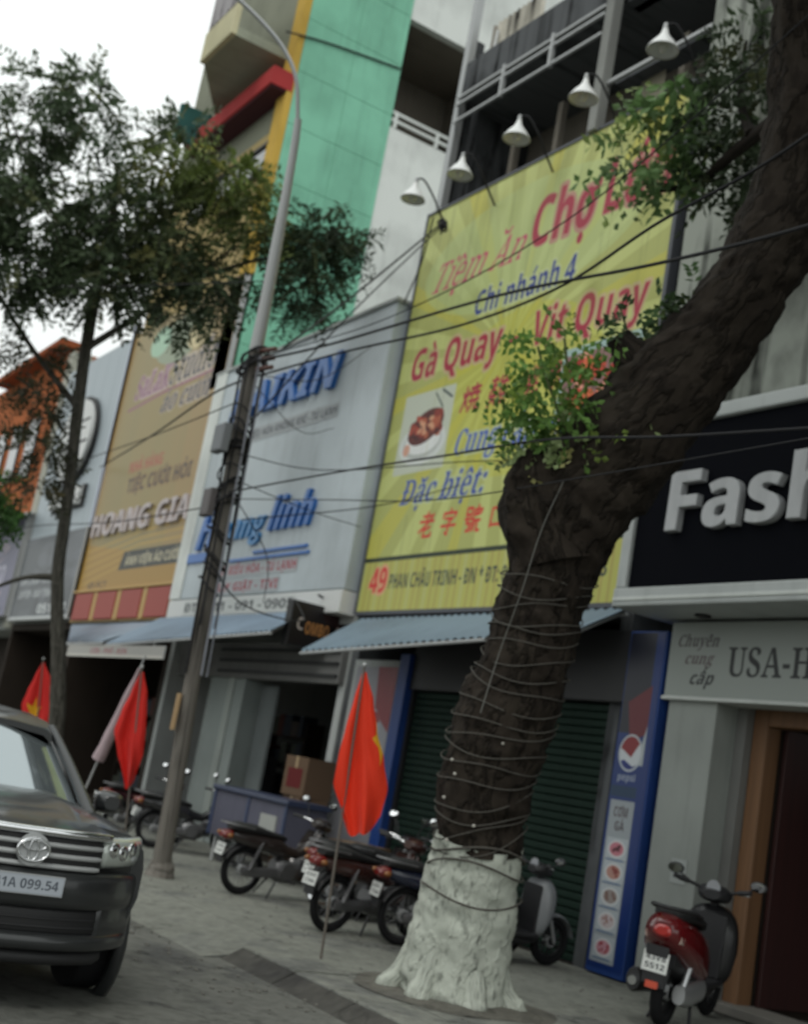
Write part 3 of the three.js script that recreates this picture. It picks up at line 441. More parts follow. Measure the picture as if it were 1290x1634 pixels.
{ // grey sign with white oval
  const o = thing('sign_board', 'dark grey sign with a white oval emblem beside the gold sign', 'sign'), S = sheet(5.6, 2.4, 160, '#4a4f53');
  S.x.globalAlpha = 0.25; for (let i = 0; i < 40; i++) S.oval(rr(0, 5.6), rr(0, 2.4), rr(0.2, 0.9), rr(0.1, 0.5), i % 2 ? '#3a3d40' : '#7a7f86'); S.x.globalAlpha = 1;
  S.text('SỬA CHỮA - BẢO HÀNH', 0.3, 1.0, 4.2, 0.24, '#a9aeb0'); S.text('LAPTOP - MÁY TÍNH', 0.4, 0.6, 3.2, 0.22, '#a9aeb0'); S.text('0511 3', 2.6, 0.14, 2.6, 0.26, '#c4c8c8'); S.rect(0, 0, 5.6, 0.06, '#b8bcbc');
  part(o, 'printed_face', face(-38.1, -32.5, 4.4, 6.8, -9.85), printed(S, 0.4)); part(o, 'backing', box(-38.1, -32.5, 4.4, 6.8, -9.855, -10.0), M.galv);
  part(o, 'sign_frame', [box(-38.15, -32.45, 4.34, 4.4, -9.8, -10, 0.008), box(-32.5, -32.44, 4.4, 6.8, -9.8, -10, 0.008), box(-38.16, -38.1, 4.4, 6.8, -9.8, -10, 0.008)], M.galv);
  const el = (rx, ry, d, z) => { const s = new THREE.Shape(); s.absellipse(0, 0, rx, ry, 0, Math.PI * 2); return uvM(new THREE.ExtrudeGeometry(s, { depth: d, bevelEnabled: false, curveSegments: 24 })).translate(-35.4, 9.55, z); };
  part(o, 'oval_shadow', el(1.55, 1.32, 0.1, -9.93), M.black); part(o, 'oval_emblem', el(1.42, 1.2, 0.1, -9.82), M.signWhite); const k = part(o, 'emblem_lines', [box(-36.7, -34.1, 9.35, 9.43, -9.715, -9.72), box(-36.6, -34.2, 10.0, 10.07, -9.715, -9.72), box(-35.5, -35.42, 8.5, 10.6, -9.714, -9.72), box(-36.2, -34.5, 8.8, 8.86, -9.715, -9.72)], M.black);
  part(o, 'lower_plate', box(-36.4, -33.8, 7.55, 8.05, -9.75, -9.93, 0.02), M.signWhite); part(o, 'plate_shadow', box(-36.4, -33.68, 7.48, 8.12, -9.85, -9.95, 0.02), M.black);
}
{ // purple grey sign at the far left
  const o = thing('sign_board', 'violet grey shop sign with a pale ring at the far left edge', 'sign'), S = sheet(8.4, 3.2, 110, '#77768a');
  for (let i = 0; i < 26; i++) S.line([[rr(0, 8), rr(0, 3)], [rr(0, 8), rr(0, 3)], [rr(0, 8), rr(0, 3)]], ['#8b8aa0', '#5f5f74', '#9a8f9c'][i % 3], rr(0.05, 0.25)); S.text('PHOTO', 4.4, 1.0, 3.0, 0.6, '#b9b6c6', { slant: 0.2 });
  part(o, 'printed_face', face(-46.9, -38.5, 4.5, 7.7, -9.75), printed(S, 0.5)); part(o, 'backing', box(-46.9, -38.5, 4.5, 7.7, -9.755, -10.1), M.galv); part(o, 'ring_emblem', torus(-41.6, 7.2, -9.7, 0.5, 0.14, 'z', 8, 26), M.signWhite);
}
{ // black shop sign at the right with raised white letters
  const o = thing('sign_board', 'black sign with big raised pale letters above the clothes shop', 'sign');
  part(o, 'sign_box', box(-10.72, 1, 4.28, 6.1, -9.32, -10.25), mat(0.004, 0.0045, 0.007, 0.7, { specularIntensity: 0.08 }));
  const fr = grimy(0.50, 0.53, 0.52, 0.5);
  part(o, 'frame_bar', box(-10.82, 1, 4.06, 4.27, -9.25, -10.28, 0.02), fr); part(o, 'frame_bar', box(-10.82, -10.66, 4.275, 6.1, -9.27, -10.28, 0.02), fr); part(o, 'frame_bar', box(-10.82, 1, 6.1, 6.26, -9.25, -10.28, 0.02), fr);
  part(o, 'edge_bead', box(-10.8, 1, 4.12, 4.16, -9.235, -9.26, 0.006), M.white);
  raised(o, 'Fash', -10.2, 4.88, 2.35, 0.64, -9.32, 0.09, mat(0.50, 0.51, 0.52, 0.45, { map: T.grime }), 0.02, 0.012);
  part(o, 'soffit_lamp', disc(-9.9, 4.05, -9.75, 0.09, 0.03, 'y'), M.black);
}
{ // second board under it
  const o = thing('sign_board', 'pale grey board with black serif letters under the black sign', 'sign'), S = sheet(8.4, 0.82, 220, '#8f9590');
  S.text('USA-HO', 0.88, 0.24, 1.42, 0.31, '#0f1314', { face: 'serif' }); S.text('Chuyên', 0.1, 0.55, 0.62, 0.13, '#3a3436', { face: 'serif', slant: 0.35 }); S.text('cung', 0.24, 0.36, 0.42, 0.12, '#4a3a3c', { face: 'serif', slant: 0.35 }); S.text('cấp', 0.34, 0.14, 0.36, 0.14, '#16181a', { slant: 0.35 });
  part(o, 'printed_face', face(-10.52, -2.12, 3.2, 4.02, -9.93), printed(S, 0.5)); part(o, 'backing', box(-10.52, -2.12, 3.2, 4.02, -9.935, -10.3), M.greyWall); part(o, 'lower_edge', box(-10.55, -2.1, 3.16, 3.2, -9.91, -10.3, 0.01), M.offWhite);
}
{ // blue drinks panel with the dishes menu
  const o = thing('menu_panel', 'tall blue panel with round emblem and strip of dish pictures', 'sign'), S = sheet(0.56, 3.7, 420, '#112c66');
  S.rect(0, 2.55, 0.43, 3.7, '#1a1c28'); S.poly([[0.1, 2.9], [0.46, 3.1], [0.46, 2.55], [0.2, 2.45]], '#5c1620'); S.poly([[0.34, 2.2], [0.46, 2.65], [0.46, 2.2]], '#9aa2a4');
  S.oval(0.24, 2.33, 0.19, 0.21, '#a8aeb2'); S.oval(0.24, 2.33, 0.165, 0.185, '#b9bec2'); S.x.save(); S.x.beginPath(); S.x.ellipse(S.X(0.24), S.Y(2.33), 0.165 * S.ppm, 0.185 * S.ppm, 0, 0, 7); S.x.clip(); S.poly([[0, 2.4], [0.12, 2.36], [0.26, 2.28], [0.36, 2.42], [0.5, 2.5], [0.5, 2.6], [0, 2.6]], '#7a1c22'); S.poly([[0, 2.2], [0.15, 2.25], [0.3, 2.18], [0.5, 2.26], [0.5, 2.1], [0, 2.1]], '#14256a'); S.x.restore();
  S.text('pepsi', 0.08, 2.02, 0.3, 0.08, '#8f97a4'); S.rect(0, 1.84, 0.42, 1.96, '#14324e');
  S.rect(0.03, 0.06, 0.42, 1.8, '#8f969a'); S.text('CƠM', 0.1, 1.62, 0.24, 0.11, '#3a2a30'); S.text('GÀ', 0.14, 1.47, 0.16, 0.1, '#3a2a30');
  const D = [[1.27, '#4a1c24', '#b5707c'], [1.02, '#7c3a34', '#a87f74'], [0.76, '#6a4a40', '#8d8480'], [0.5, '#94706a', '#b9aeb0'], [0.22, '#8d1f2c', '#b88a94']];
  for (const [y, a, b] of D) { S.rect(0.06, y - 0.11, 0.4, y + 0.12, '#a6adb2'); S.oval(0.23, y, 0.14, 0.095, '#c4c6c6'); S.oval(0.23, y, 0.115, 0.075, b); for (let i = 0; i < 14; i++) S.oval(0.23 + rr(-0.07, 0.07), y + rr(-0.04, 0.04), rr(0.015, 0.04), rr(0.01, 0.025), i % 2 ? a : b, rr(0, 3)); S.rect(0.08, y - 0.125, 0.36, y - 0.112, '#32547c'); }
  part(o, 'printed_face', face(-11.14, -10.58, 0.2, 3.9, -9.9), printed(S, 0.35)); part(o, 'panel_box', box(-11.16, -10.56, 0.14, 3.92, -9.905, -10.4, 0.01), M.blue);
}
{ // white and red banner beyond the shutter
  const o = thing('wall_banner', 'white and red drinks banner beside the left end of the green shutter', 'banner'), S = sheet(1.3, 3.0, 150, '#8a8a90');
  S.poly([[0.7, 3], [1.3, 3], [1.3, 2.0], [0.8, 2.3]], '#7c1522'); S.oval(0.75, 2.05, 0.28, 0.3, '#9aa0a4'); S.poly([[0.5, 2.1], [0.75, 2.05], [1.0, 2.15], [0.95, 2.3], [0.6, 2.3]], '#8a1a26'); S.poly([[0.5, 1.95], [0.75, 1.92], [1.0, 1.98], [0.85, 1.8], [0.6, 1.82]], '#1a2c70'); S.rect(0.5, 1.3, 1.1, 1.36, '#3a3c44');
  part(o, 'printed_face', face(-17.3, -16.1, 0.5, 3.4, -9.9), printed(S, 0.4)); part(o, 'backing', box(-17.4, -16.08, 0.12, 3.5, -9.905, -10.3), M.greyWall); part(o, 'blue_post', box(-16.06, -15.8, 0.12, 3.6, -9.88, -10.3, 0.01), M.blue);
}
{ // green roller shutter, slat by slat
  const o = thing('roller_shutter', 'dark green roller shutter behind the whitewashed tree', 'shutter');
  for (let i = 0; i < 31; i++) part(o, 'slat', box(-15.78, -11.18, 0.14 + i * 0.095, 0.14 + i * 0.095 + 0.086, -10.06, -10.1, 0.022), M.shutter);
  part(o, 'bottom_bar', box(-15.78, -11.18, 0.122, 0.14, -10.04, -10.11), M.black); for (const x of [-15.8, -11.24]) part(o, 'guide_rail', box(x, x + 0.07, 0.12, 3.4, -10.0, -10.06), M.black); part(o, 'shutter_box', box(-15.8, -11.17, 3.09, 3.95, -9.95, -10.3, 0.02), M.black);
}
{ // dark blade sign with orange letters
  const o = thing('hanging_sign', 'dark projecting box sign with orange letters between the two awnings', 'sign'), S = sheet(1.25, 0.66, 260, '#171214');
  S.poly([[0.55, 0.66], [1.25, 0.66], [1.25, 0.3], [0.6, 0.45]], '#2a1416'); S.text('C', 0.1, 0.24, 0.14, 0.2, '#b3aaa4'); S.text('OMBO', 0.26, 0.2, 0.46, 0.2, '#b07a45'); S.text('A', 0.8, 0.22, 0.14, 0.2, '#a99a94');
  part(o, 'printed_face', faceX(-9.15, -10.4, 3.62, 4.28, -18.38), printed(S, 0.4)); part(o, 'sign_box', box(-18.6, -18.385, 3.58, 4.32, -9.13, -10.42, 0.015), M.black); part(o, 'bracket', bar([-18.5, 4.3, -10.4], [-18.5, 4.5, -9.6], 0.02), M.black);
}

// ---------------------------------------------------------------- awnings
function awning(name, label, c, waves, m, group) { // corners: wall left, wall right, lip right, lip left
  const o = thing(name, label, 'awning', [0, 0, 0], 0, group), nu = waves * 6, nv = 6, rings = [];
  const P = (u, v) => { const a = c[0].map((q, i) => lerp(q, c[1][i], u)), b = c[3].map((q, i) => lerp(q, c[2][i], u)); return a.map((q, i) => lerp(q, b[i], v)); };
  const top = [], pos = [], idx = [], uv = [];
  for (let j = 0; j <= nv; j++) for (let i = 0; i <= nu; i++) { const p = P(i / nu, j / nv); p[1] += 0.017 * Math.cos(i / 6 * Math.PI * 2) + 0.012 * (noise3(i * 0.05, j * 0.4, 3) - 0.5); pos.push(...p); uv.push(p[0], p[2]); }
  for (let j = 0; j < nv; j++) for (let i = 0; i < nu; i++) { const a = j * (nu + 1) + i; idx.push(a, a + nu + 1, a + 1, a + 1, a + nu + 1, a + nu + 2); }
  const g = new THREE.BufferGeometry(); g.setAttribute('position', new THREE.Float32BufferAttribute(pos, 3)); g.setAttribute('uv', new THREE.Float32BufferAttribute(uv, 2)); g.setIndex(idx); g.computeVertexNormals();
  part(o, 'corrugated_sheet', g, m); const dn = (p, d) => [p[0], p[1] - d, p[2]];
  part(o, 'edge_tube', [bar(dn(c[3], 0.04), dn(c[2], 0.04), 0.025)], M.galv); for (const u of [0.02, 0.34, 0.66, 0.98]) part(o, 'rafter', bar(dn(P(u, 0), 0.05), dn(P(u, 1), 0.05), 0.02), M.galv); part(o, 'wall_purlin', bar(dn(P(0, 0.05), 0.06), dn(P(1, 0.05), 0.06), 0.02), M.galv);
  return o;
}
awning('awning', 'wide blue grey corrugated awning under the yellow sign, cut by the big tree', [[-17.45, 4.16, -9.92], [-11.25, 4.2, -9.92], [-11.3, 3.8, -9.25], [-16.58, 3.36, -8.5]], 36, M.blueSheet);
awning('awning', 'pale blue awning over the shop with the gold sign, beside the lamp post', [[-32.2, 4.2, -9.9], [-25.6, 4.2, -9.9], [-25.3, 3.48, -8.5], [-27.65, 3.46, -8.5]], 34, mat(0.27, 0.33, 0.40, 0.5, { map: T.grime }));
awning('awning', 'blue awning between the lamp post and the dark projecting sign', [[-25.4, 4.22, -9.65], [-18.7, 4.24, -9.65], [-18.2, 3.72, -8.75], [-25.1, 3.44, -8.5]], 40, mat(0.20, 0.27, 0.35, 0.5, { map: T.grime }));
{
  const o = thing('valance_board', 'white strip with red print hanging below the left awning', 'sign'), S = sheet(5.6, 0.24, 130, '#a3a19c'); S.text('CƠM - PHỞ - BÚN', 1.5, 0.07, 2.2, 0.11, '#8f4a50'); S.rect(0, 0, 5.6, 0.06, '#bdbab2');
  part(o, 'printed_face', face(-27.45, -21.85, 3.16, 3.4, -8.48), printed(S)); part(o, 'backing', box(-27.45, -21.85, 3.16, 3.4, -8.485, -8.51), M.signWhite); part(o, 'hanger', [bar([-26.8, 3.4, -8.49], [-26.8, 3.52, -8.49], 0.012), bar([-22.4, 3.4, -8.49], [-22.4, 3.52, -8.49], 0.012)], M.galv);
}

// ---------------------------------------------------------------- trees and plants
function leaves(list) {   // list of [pos, dir, length, width, shade]; folded diamond leaves
  const pos = new Float32Array(list.length * 18), col = new Float32Array(list.length * 18), nor = new Float32Array(list.length * 18); let k = 0; const side = V(), up = V(), n1 = V(), n2 = V();
  for (const [p, d, L, W, c] of list) {
    side.set(rr(-1, 1), rr(-0.4, 0.4), rr(-1, 1)).cross(d).normalize(); up.copy(d).cross(side).normalize();
    const a = p, b = p.clone().addScaledVector(d, L * 0.5).addScaledVector(side, W * 0.5).addScaledVector(up, W * 0.16), e = p.clone().addScaledVector(d, L), f = p.clone().addScaledVector(d, L * 0.5).addScaledVector(side, -W * 0.5).addScaledVector(up, W * 0.16);
    n1.copy(b).sub(a).cross(e.clone().sub(a)).normalize(); n2.copy(e).sub(a).cross(f.clone().sub(a)).normalize();
    for (const [v, n] of [[a, n1], [b, n1], [e, n1], [a, n2], [e, n2], [f, n2]]) { pos.set([v.x, v.y, v.z], k); nor.set([n.x, n.y, n.z], k); col.set(c, k); k += 3; }
  }
  const g = new THREE.BufferGeometry(); g.setAttribute('position', new THREE.BufferAttribute(pos, 3)); g.setAttribute('normal', new THREE.BufferAttribute(nor, 3)); g.setAttribute('color', new THREE.BufferAttribute(col, 3)); return g;
}
const leafMat = new THREE.MeshPhysicalMaterial({ vertexColors: true, roughness: 0.75, specularIntensity: 0.4, transmission: 0.38, thickness: 0 }); leafMat.side = THREE.DoubleSide;
function dirRand(bias = V(0, 0, 0)) { return V(rr(-1, 1), rr(-1, 1), rr(-1, 1)).add(bias).normalize(); }
// feathery sprays: twigs with paired leaflets, gathered in clumps [x, y, z, radius, twigs]
function feathery(clumps, L, W, base, spread, per = 9) {
  const out = [], tw = [];
  for (const [cx, cy, cz, R, n, hue] of clumps) for (let i = 0; i < n; i++) {
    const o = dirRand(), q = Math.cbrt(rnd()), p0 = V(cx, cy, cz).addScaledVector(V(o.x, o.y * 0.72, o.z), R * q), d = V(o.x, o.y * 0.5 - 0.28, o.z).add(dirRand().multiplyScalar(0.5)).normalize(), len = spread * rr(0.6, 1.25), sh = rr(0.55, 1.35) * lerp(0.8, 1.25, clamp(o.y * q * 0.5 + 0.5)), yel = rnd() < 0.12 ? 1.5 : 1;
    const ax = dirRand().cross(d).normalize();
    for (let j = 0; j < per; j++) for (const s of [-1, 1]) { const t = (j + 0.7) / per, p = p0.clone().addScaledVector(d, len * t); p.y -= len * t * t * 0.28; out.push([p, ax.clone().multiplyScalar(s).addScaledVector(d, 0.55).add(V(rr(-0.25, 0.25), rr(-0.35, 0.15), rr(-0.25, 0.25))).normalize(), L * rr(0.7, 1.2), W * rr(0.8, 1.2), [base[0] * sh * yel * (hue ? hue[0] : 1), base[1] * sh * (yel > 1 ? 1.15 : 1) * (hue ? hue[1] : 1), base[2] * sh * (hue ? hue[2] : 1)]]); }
    if (i % 3 === 0) tw.push([p0, p0.clone().addScaledVector(d, len * 0.8).add(V(0, -len * 0.15, 0))]);
  }
  return [leaves(out), tw];
}
const twigGeo = (tw, r) => merge(tw.map(([a, b]) => bar(a.toArray(), b.toArray(), r, r * 0.4, 4)));
const barkMat = mat(0.036, 0.029, 0.023, 0.95, { map: T.bark, bumpMap: T.barkBump, bumpScale: 0.035 });
const washMat = mat(0.51, 0.54, 0.49, 0.9, { map: T.wash, bumpMap: T.barkBump, bumpScale: 0.014 });
const greyBark = mat(0.12, 0.115, 0.10, 0.9, { map: T.bark, bumpMap: T.barkBump, bumpScale: 0.02 });
const trunkPts = [[-8.79, 1.36, -6.48], [-8.715, 1.876, -6.39], [-8.6, 2.4, -6.39], [-8.443, 2.936, -6.4], [-8.361, 3.351, -6.39], [-8.231, 3.83, -6.4], [-8.11, 4.259, -6.433], [-7.91, 4.688, -6.591], [-7.629, 5.289, -6.8], [-7.397, 5.802, -6.99], [-7.165, 6.315, -7.15], [-6.978, 6.765, -7.25], [-6.79, 7.6, -7.24], [-6.7, 8.6, -7.0], [-6.4, 10.0, -6.8], [-5.6, 11.5, -6.4]];
const trunkRad = [0.362, 0.385, 0.42, 0.365, 0.36, 0.40, 0.455, 0.47, 0.435, 0.415, 0.415, 0.405, 0.39, 0.385, 0.3, 0.16];
{
  const t = thing('street_tree', 'big leaning street tree with whitewashed foot and wire wrapped dark trunk', 'tree');
  const crown = part(t, 'trunk', limb(trunkPts, trunkRad, 56, 14, 0.085, 0.02), barkMat);
  part(t, 'whitewashed_base', [limb([[-9.02, 0.02, -6.58], [-9.01, 0.2, -6.575], [-8.96, 0.5, -6.56], [-8.905, 0.8, -6.54], [-8.85, 1.1, -6.51], [-8.785, 1.42, -6.475]], [0.5, 0.475, 0.44, 0.412, 0.39, 0.374], 48, 8, 0.07, 0.025), ...[0.2, 1.15, 2.0, 2.75, 3.6, 4.6, 5.5].map((a, i) => { const ca = Math.cos(a), sa = Math.sin(a), k = 0.5 + 0.06 * Math.sin(i * 3.3); return limb([[-8.97 + ca * 0.32, 0.62, -6.56 + sa * 0.32], [-9.0 + ca * 0.41, 0.26, -6.57 + sa * 0.41], [-9.02 + ca * k, 0.13, -6.58 + sa * k], [-9.02 + ca * (k + 0.09), 0.04, -6.58 + sa * (k + 0.09)]], [0.08, 0.12, 0.11, 0.06], 12, 6, 0.15); })], washMat);
  part(t, 'branch_stub', limb([[-8.2, 3.7, -6.36], [-8.26, 4.1, -6.24], [-8.27, 4.4, -6.12], [-8.28, 4.58, -6.05], [-8.28, 4.64, -6.03]], [0.38, 0.385, 0.32, 0.2, 0.06], 24, 8, 0.14, 0.03), barkMat); part(t, 'branch_stub', limb([[-7.6, 5.15, -6.75], [-7.78, 5.42, -6.6], [-7.93, 5.66, -6.45]], [0.26, 0.2, 0.12], 16, 6, 0.12), barkMat);
  part(t, 'branch', limb([[-6.8, 7.7, -7.2], [-7.6, 8.2, -7.7], [-8.7, 8.45, -8.2], [-9.6, 8.5, -8.5], [-10.0, 8.5, -8.35]], [0.12, 0.08, 0.06, 0.045, 0.03], 10, 6, 0.1), barkMat); part(t, 'branch', limb([[-8.3, 8.4, -8.0], [-8.9, 9.1, -8.4], [-9.3, 9.8, -8.7], [-9.5, 10.4, -8.9]], [0.06, 0.045, 0.03, 0.015], 8, 6, 0.1), barkMat);
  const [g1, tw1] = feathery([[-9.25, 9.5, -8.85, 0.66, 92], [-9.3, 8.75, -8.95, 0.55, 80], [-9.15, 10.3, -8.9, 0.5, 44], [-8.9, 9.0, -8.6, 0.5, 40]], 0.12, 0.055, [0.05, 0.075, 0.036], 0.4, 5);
  const [g2, tw2] = feathery([[-9.95, 9.0, -8.1, 0.42, 30], [-9.95, 8.65, -8.1, 0.3, 26], [-9.8, 9.4, -8.2, 0.3, 22]], 0.16, 0.08, [0.16, 0.27, 0.10], 0.4, 4);
  part(t, 'leaf_cluster', [g1], leafMat).userData.kind = 'stuff'; part(t, 'leaf_cluster', [g2], leafMat).userData.kind = 'stuff'; part(t, 'twigs', twigGeo(tw1.concat(tw2), 0.006), barkMat).userData.kind = 'stuff';
  // crown over the street, out of view, enlarged to shade the lower right
  for (const e of [[[-6.5, 9.6, -6.9], [-5, 10.6, -5.4], [-3.4, 11.4, -4.2]], [[-5.9, 11, -6.5], [-4.6, 11.8, -7.2], [-3, 12.2, -8]], [[-5.8, 11.2, -6.5], [-6, 12.4, -5], [-6.2, 13, -3.6]]]) part(t, 'branch', limb(e, [0.2, 0.13, 0.05], 10, 6, 0.08), barkMat);
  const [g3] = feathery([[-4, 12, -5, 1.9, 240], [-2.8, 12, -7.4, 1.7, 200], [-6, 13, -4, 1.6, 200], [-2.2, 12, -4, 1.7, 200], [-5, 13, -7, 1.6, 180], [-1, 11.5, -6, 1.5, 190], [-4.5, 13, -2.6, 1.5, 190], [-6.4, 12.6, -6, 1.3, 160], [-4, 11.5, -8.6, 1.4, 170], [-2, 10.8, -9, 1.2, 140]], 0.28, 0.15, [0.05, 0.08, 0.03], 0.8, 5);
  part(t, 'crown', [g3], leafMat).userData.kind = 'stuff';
  // strings of lights wound round the trunk
  const curve = new THREE.CatmullRomCurve3(trunkPts.map((p) => V(...p)), false, 'centripetal'), n = trunkPts.length - 1;
  const ring = (tt, tilt, r, ph) => { const pts = [], c0 = curve.getPoint(tt), tg = curve.getTangent(tt), q = tt * n, k = Math.floor(q), R = lerp(trunkRad[k], trunkRad[k + 1], q - k) * 1.045, ax = V(1, 0, 0).addScaledVector(tg, -tg.x).normalize(), bx = tg.clone().cross(ax); for (let i = 0; i < 28; i++) { const a = i / 28 * Math.PI * 2, sag = tilt * Math.cos(a - ph) + 0.02 * Math.sin(3 * a + ph * 5); pts.push([c0.x + (ax.x * Math.cos(a) + bx.x * Math.sin(a)) * R + tg.x * sag, c0.y + (ax.y * Math.cos(a) + bx.y * Math.sin(a)) * R + tg.y * sag, c0.z + (ax.z * Math.cos(a) + bx.z * Math.sin(a)) * R + tg.z * sag]); } return tube(pts, r, 56, 5, true); };
  const wm = mat(0.085, 0.08, 0.07, 0.7);
  for (let i = 0; i < 19; i++) part(t, 'light_string', ring((0.12 + i * 0.245 + rr(-0.05, 0.05)) / n, rr(0.03, 0.13), 0.006, 1.0 + rr(-0.5, 0.7)), wm);
  for (let i = 0; i < 6; i++) { const tt = (0.1 + i * 0.3) / n, c = curve.getPoint(tt), a = 0.2 + rr(0, 1.4), R = 0.42; part(t, 'light_bulb', ball(c.x + Math.cos(a) * R, c.y + rr(-0.05, 0.05), c.z + Math.sin(a) * R, 0.014), mat(0.45, 0.43, 0.38, 0.3)); }
  part(t, 'hanging_cord', tube([[-7.86, 4.3, -6.05], [-7.98, 3.9, -6.0], [-8.1, 3.4, -5.99], [-8.28, 2.9, -6.0], [-8.32, 2.4, -5.94]], 0.005, 30, 5), mat(0.14, 0.14, 0.125, 0.6)); part(t, 'tie_wire', [0.95, 1.2, 1.33].map((y) => tube(Array.from({ length: 20 }, (_, i) => { const a = i / 20 * Math.PI * 2; return [-8.98 + y * 0.145 + Math.cos(a) * 0.435 * (1.1 - y * 0.15), y + 0.05 * Math.cos(a * 2 + y * 9), -6.6 + y * 0.09 + Math.sin(a) * 0.435 * (1.1 - y * 0.15)]; }), 0.01, 50, 5, true)), wm);
}
{ // bare earth round the foot of the tree
  const rings = [];
  for (let j = 0; j <= 8; j++) rings.push(Array.from({ length: 60 }, (_, i) => { const a = i / 60 * Math.PI * 2, R = (0.35 + j * 0.06) * (1 + 0.22 * (noise3(Math.cos(a) * 2 + 4, Math.sin(a) * 2 + 4, 2) - 0.5)); return [-9.0 + Math.cos(a) * R, 0.124 + 0.035 * (1 - j / 8) + 0.012 * noise3(i * 0.6, j * 0.9, 5) * (1 - j / 8), -6.58 - Math.sin(a) * R]; }));
  const soil = loft(rings, false); uvM(soil); struct('soil', soil, mat(0.15, 0.145, 0.13, 0.95, { map: T.ground, bumpMap: T.groundBump, bumpScale: 0.01 }));
}
{ // bright plant growing in the fork
  const p = thing('fork_plant', 'bright green leafy plant sprouting from the fork of the big tree', 'plant', [0.1, 0.03, -0.17]);
  const stems = [[[-8.1, 4.55, -6.1], [-8.12, 5.0, -5.95], [-8.14, 5.5, -5.8]], [[-8.1, 4.6, -6.1], [-8.3, 4.85, -5.8], [-8.38, 5.0, -5.7]], [[-8.05, 4.6, -6.1], [-7.95, 4.8, -6.3], [-7.85, 4.9, -6.45]], [[-8.15, 4.5, -6.1], [-8.32, 4.5, -5.9], [-8.45, 4.4, -5.75]], [[-8.1, 4.6, -6.05], [-8.2, 5.1, -5.75], [-8.28, 5.4, -5.65]]];
  for (const s of stems) part(p, 'stem', tube(s, 0.012, 12, 5), mat(0.12, 0.14, 0.06));
  const [a] = feathery([[-8.14, 5.34, -5.8, 0.3, 48], [-8.22, 5.0, -5.75, 0.26, 40], [-8.32, 4.78, -5.75, 0.22, 30], [-8.1, 4.72, -6.0, 0.26, 36], [-7.95, 4.75, -6.25, 0.2, 24]], 0.085, 0.05, [0.14, 0.26, 0.06], 0.26, 4), [b] = feathery([[-8.35, 4.5, -5.8, 0.18, 22], [-7.9, 4.82, -6.38, 0.18, 22], [-8.12, 4.6, -5.98, 0.26, 40]], 0.07, 0.045, [0.30, 0.38, 0.17], 0.2, 4);
  part(p, 'foliage', [a], leafMat).userData.kind = 'stuff'; part(p, 'pale_foliage', [b], leafMat, 'pale yellow green leaves').userData.kind = 'stuff';
}
{ // sprig on the limb
  const p = thing('leafy_shoot', 'small green shoot on the upper side of the leaning limb', 'plant'); part(p, 'stem', tube([[-7.75, 5.3, -6.6], [-7.9, 5.75, -6.5], [-8.0, 6.0, -6.45]], 0.01, 12, 5), mat(0.1, 0.1, 0.05));
  const [a] = feathery([[-7.85, 5.82, -6.5, 0.16, 16], [-7.72, 5.95, -6.75, 0.18, 16], [-7.5, 6.1, -6.9, 0.14, 10]], 0.09, 0.045, [0.06, 0.11, 0.04], 0.24, 4); part(p, 'foliage', [a], leafMat).userData.kind = 'stuff';
}
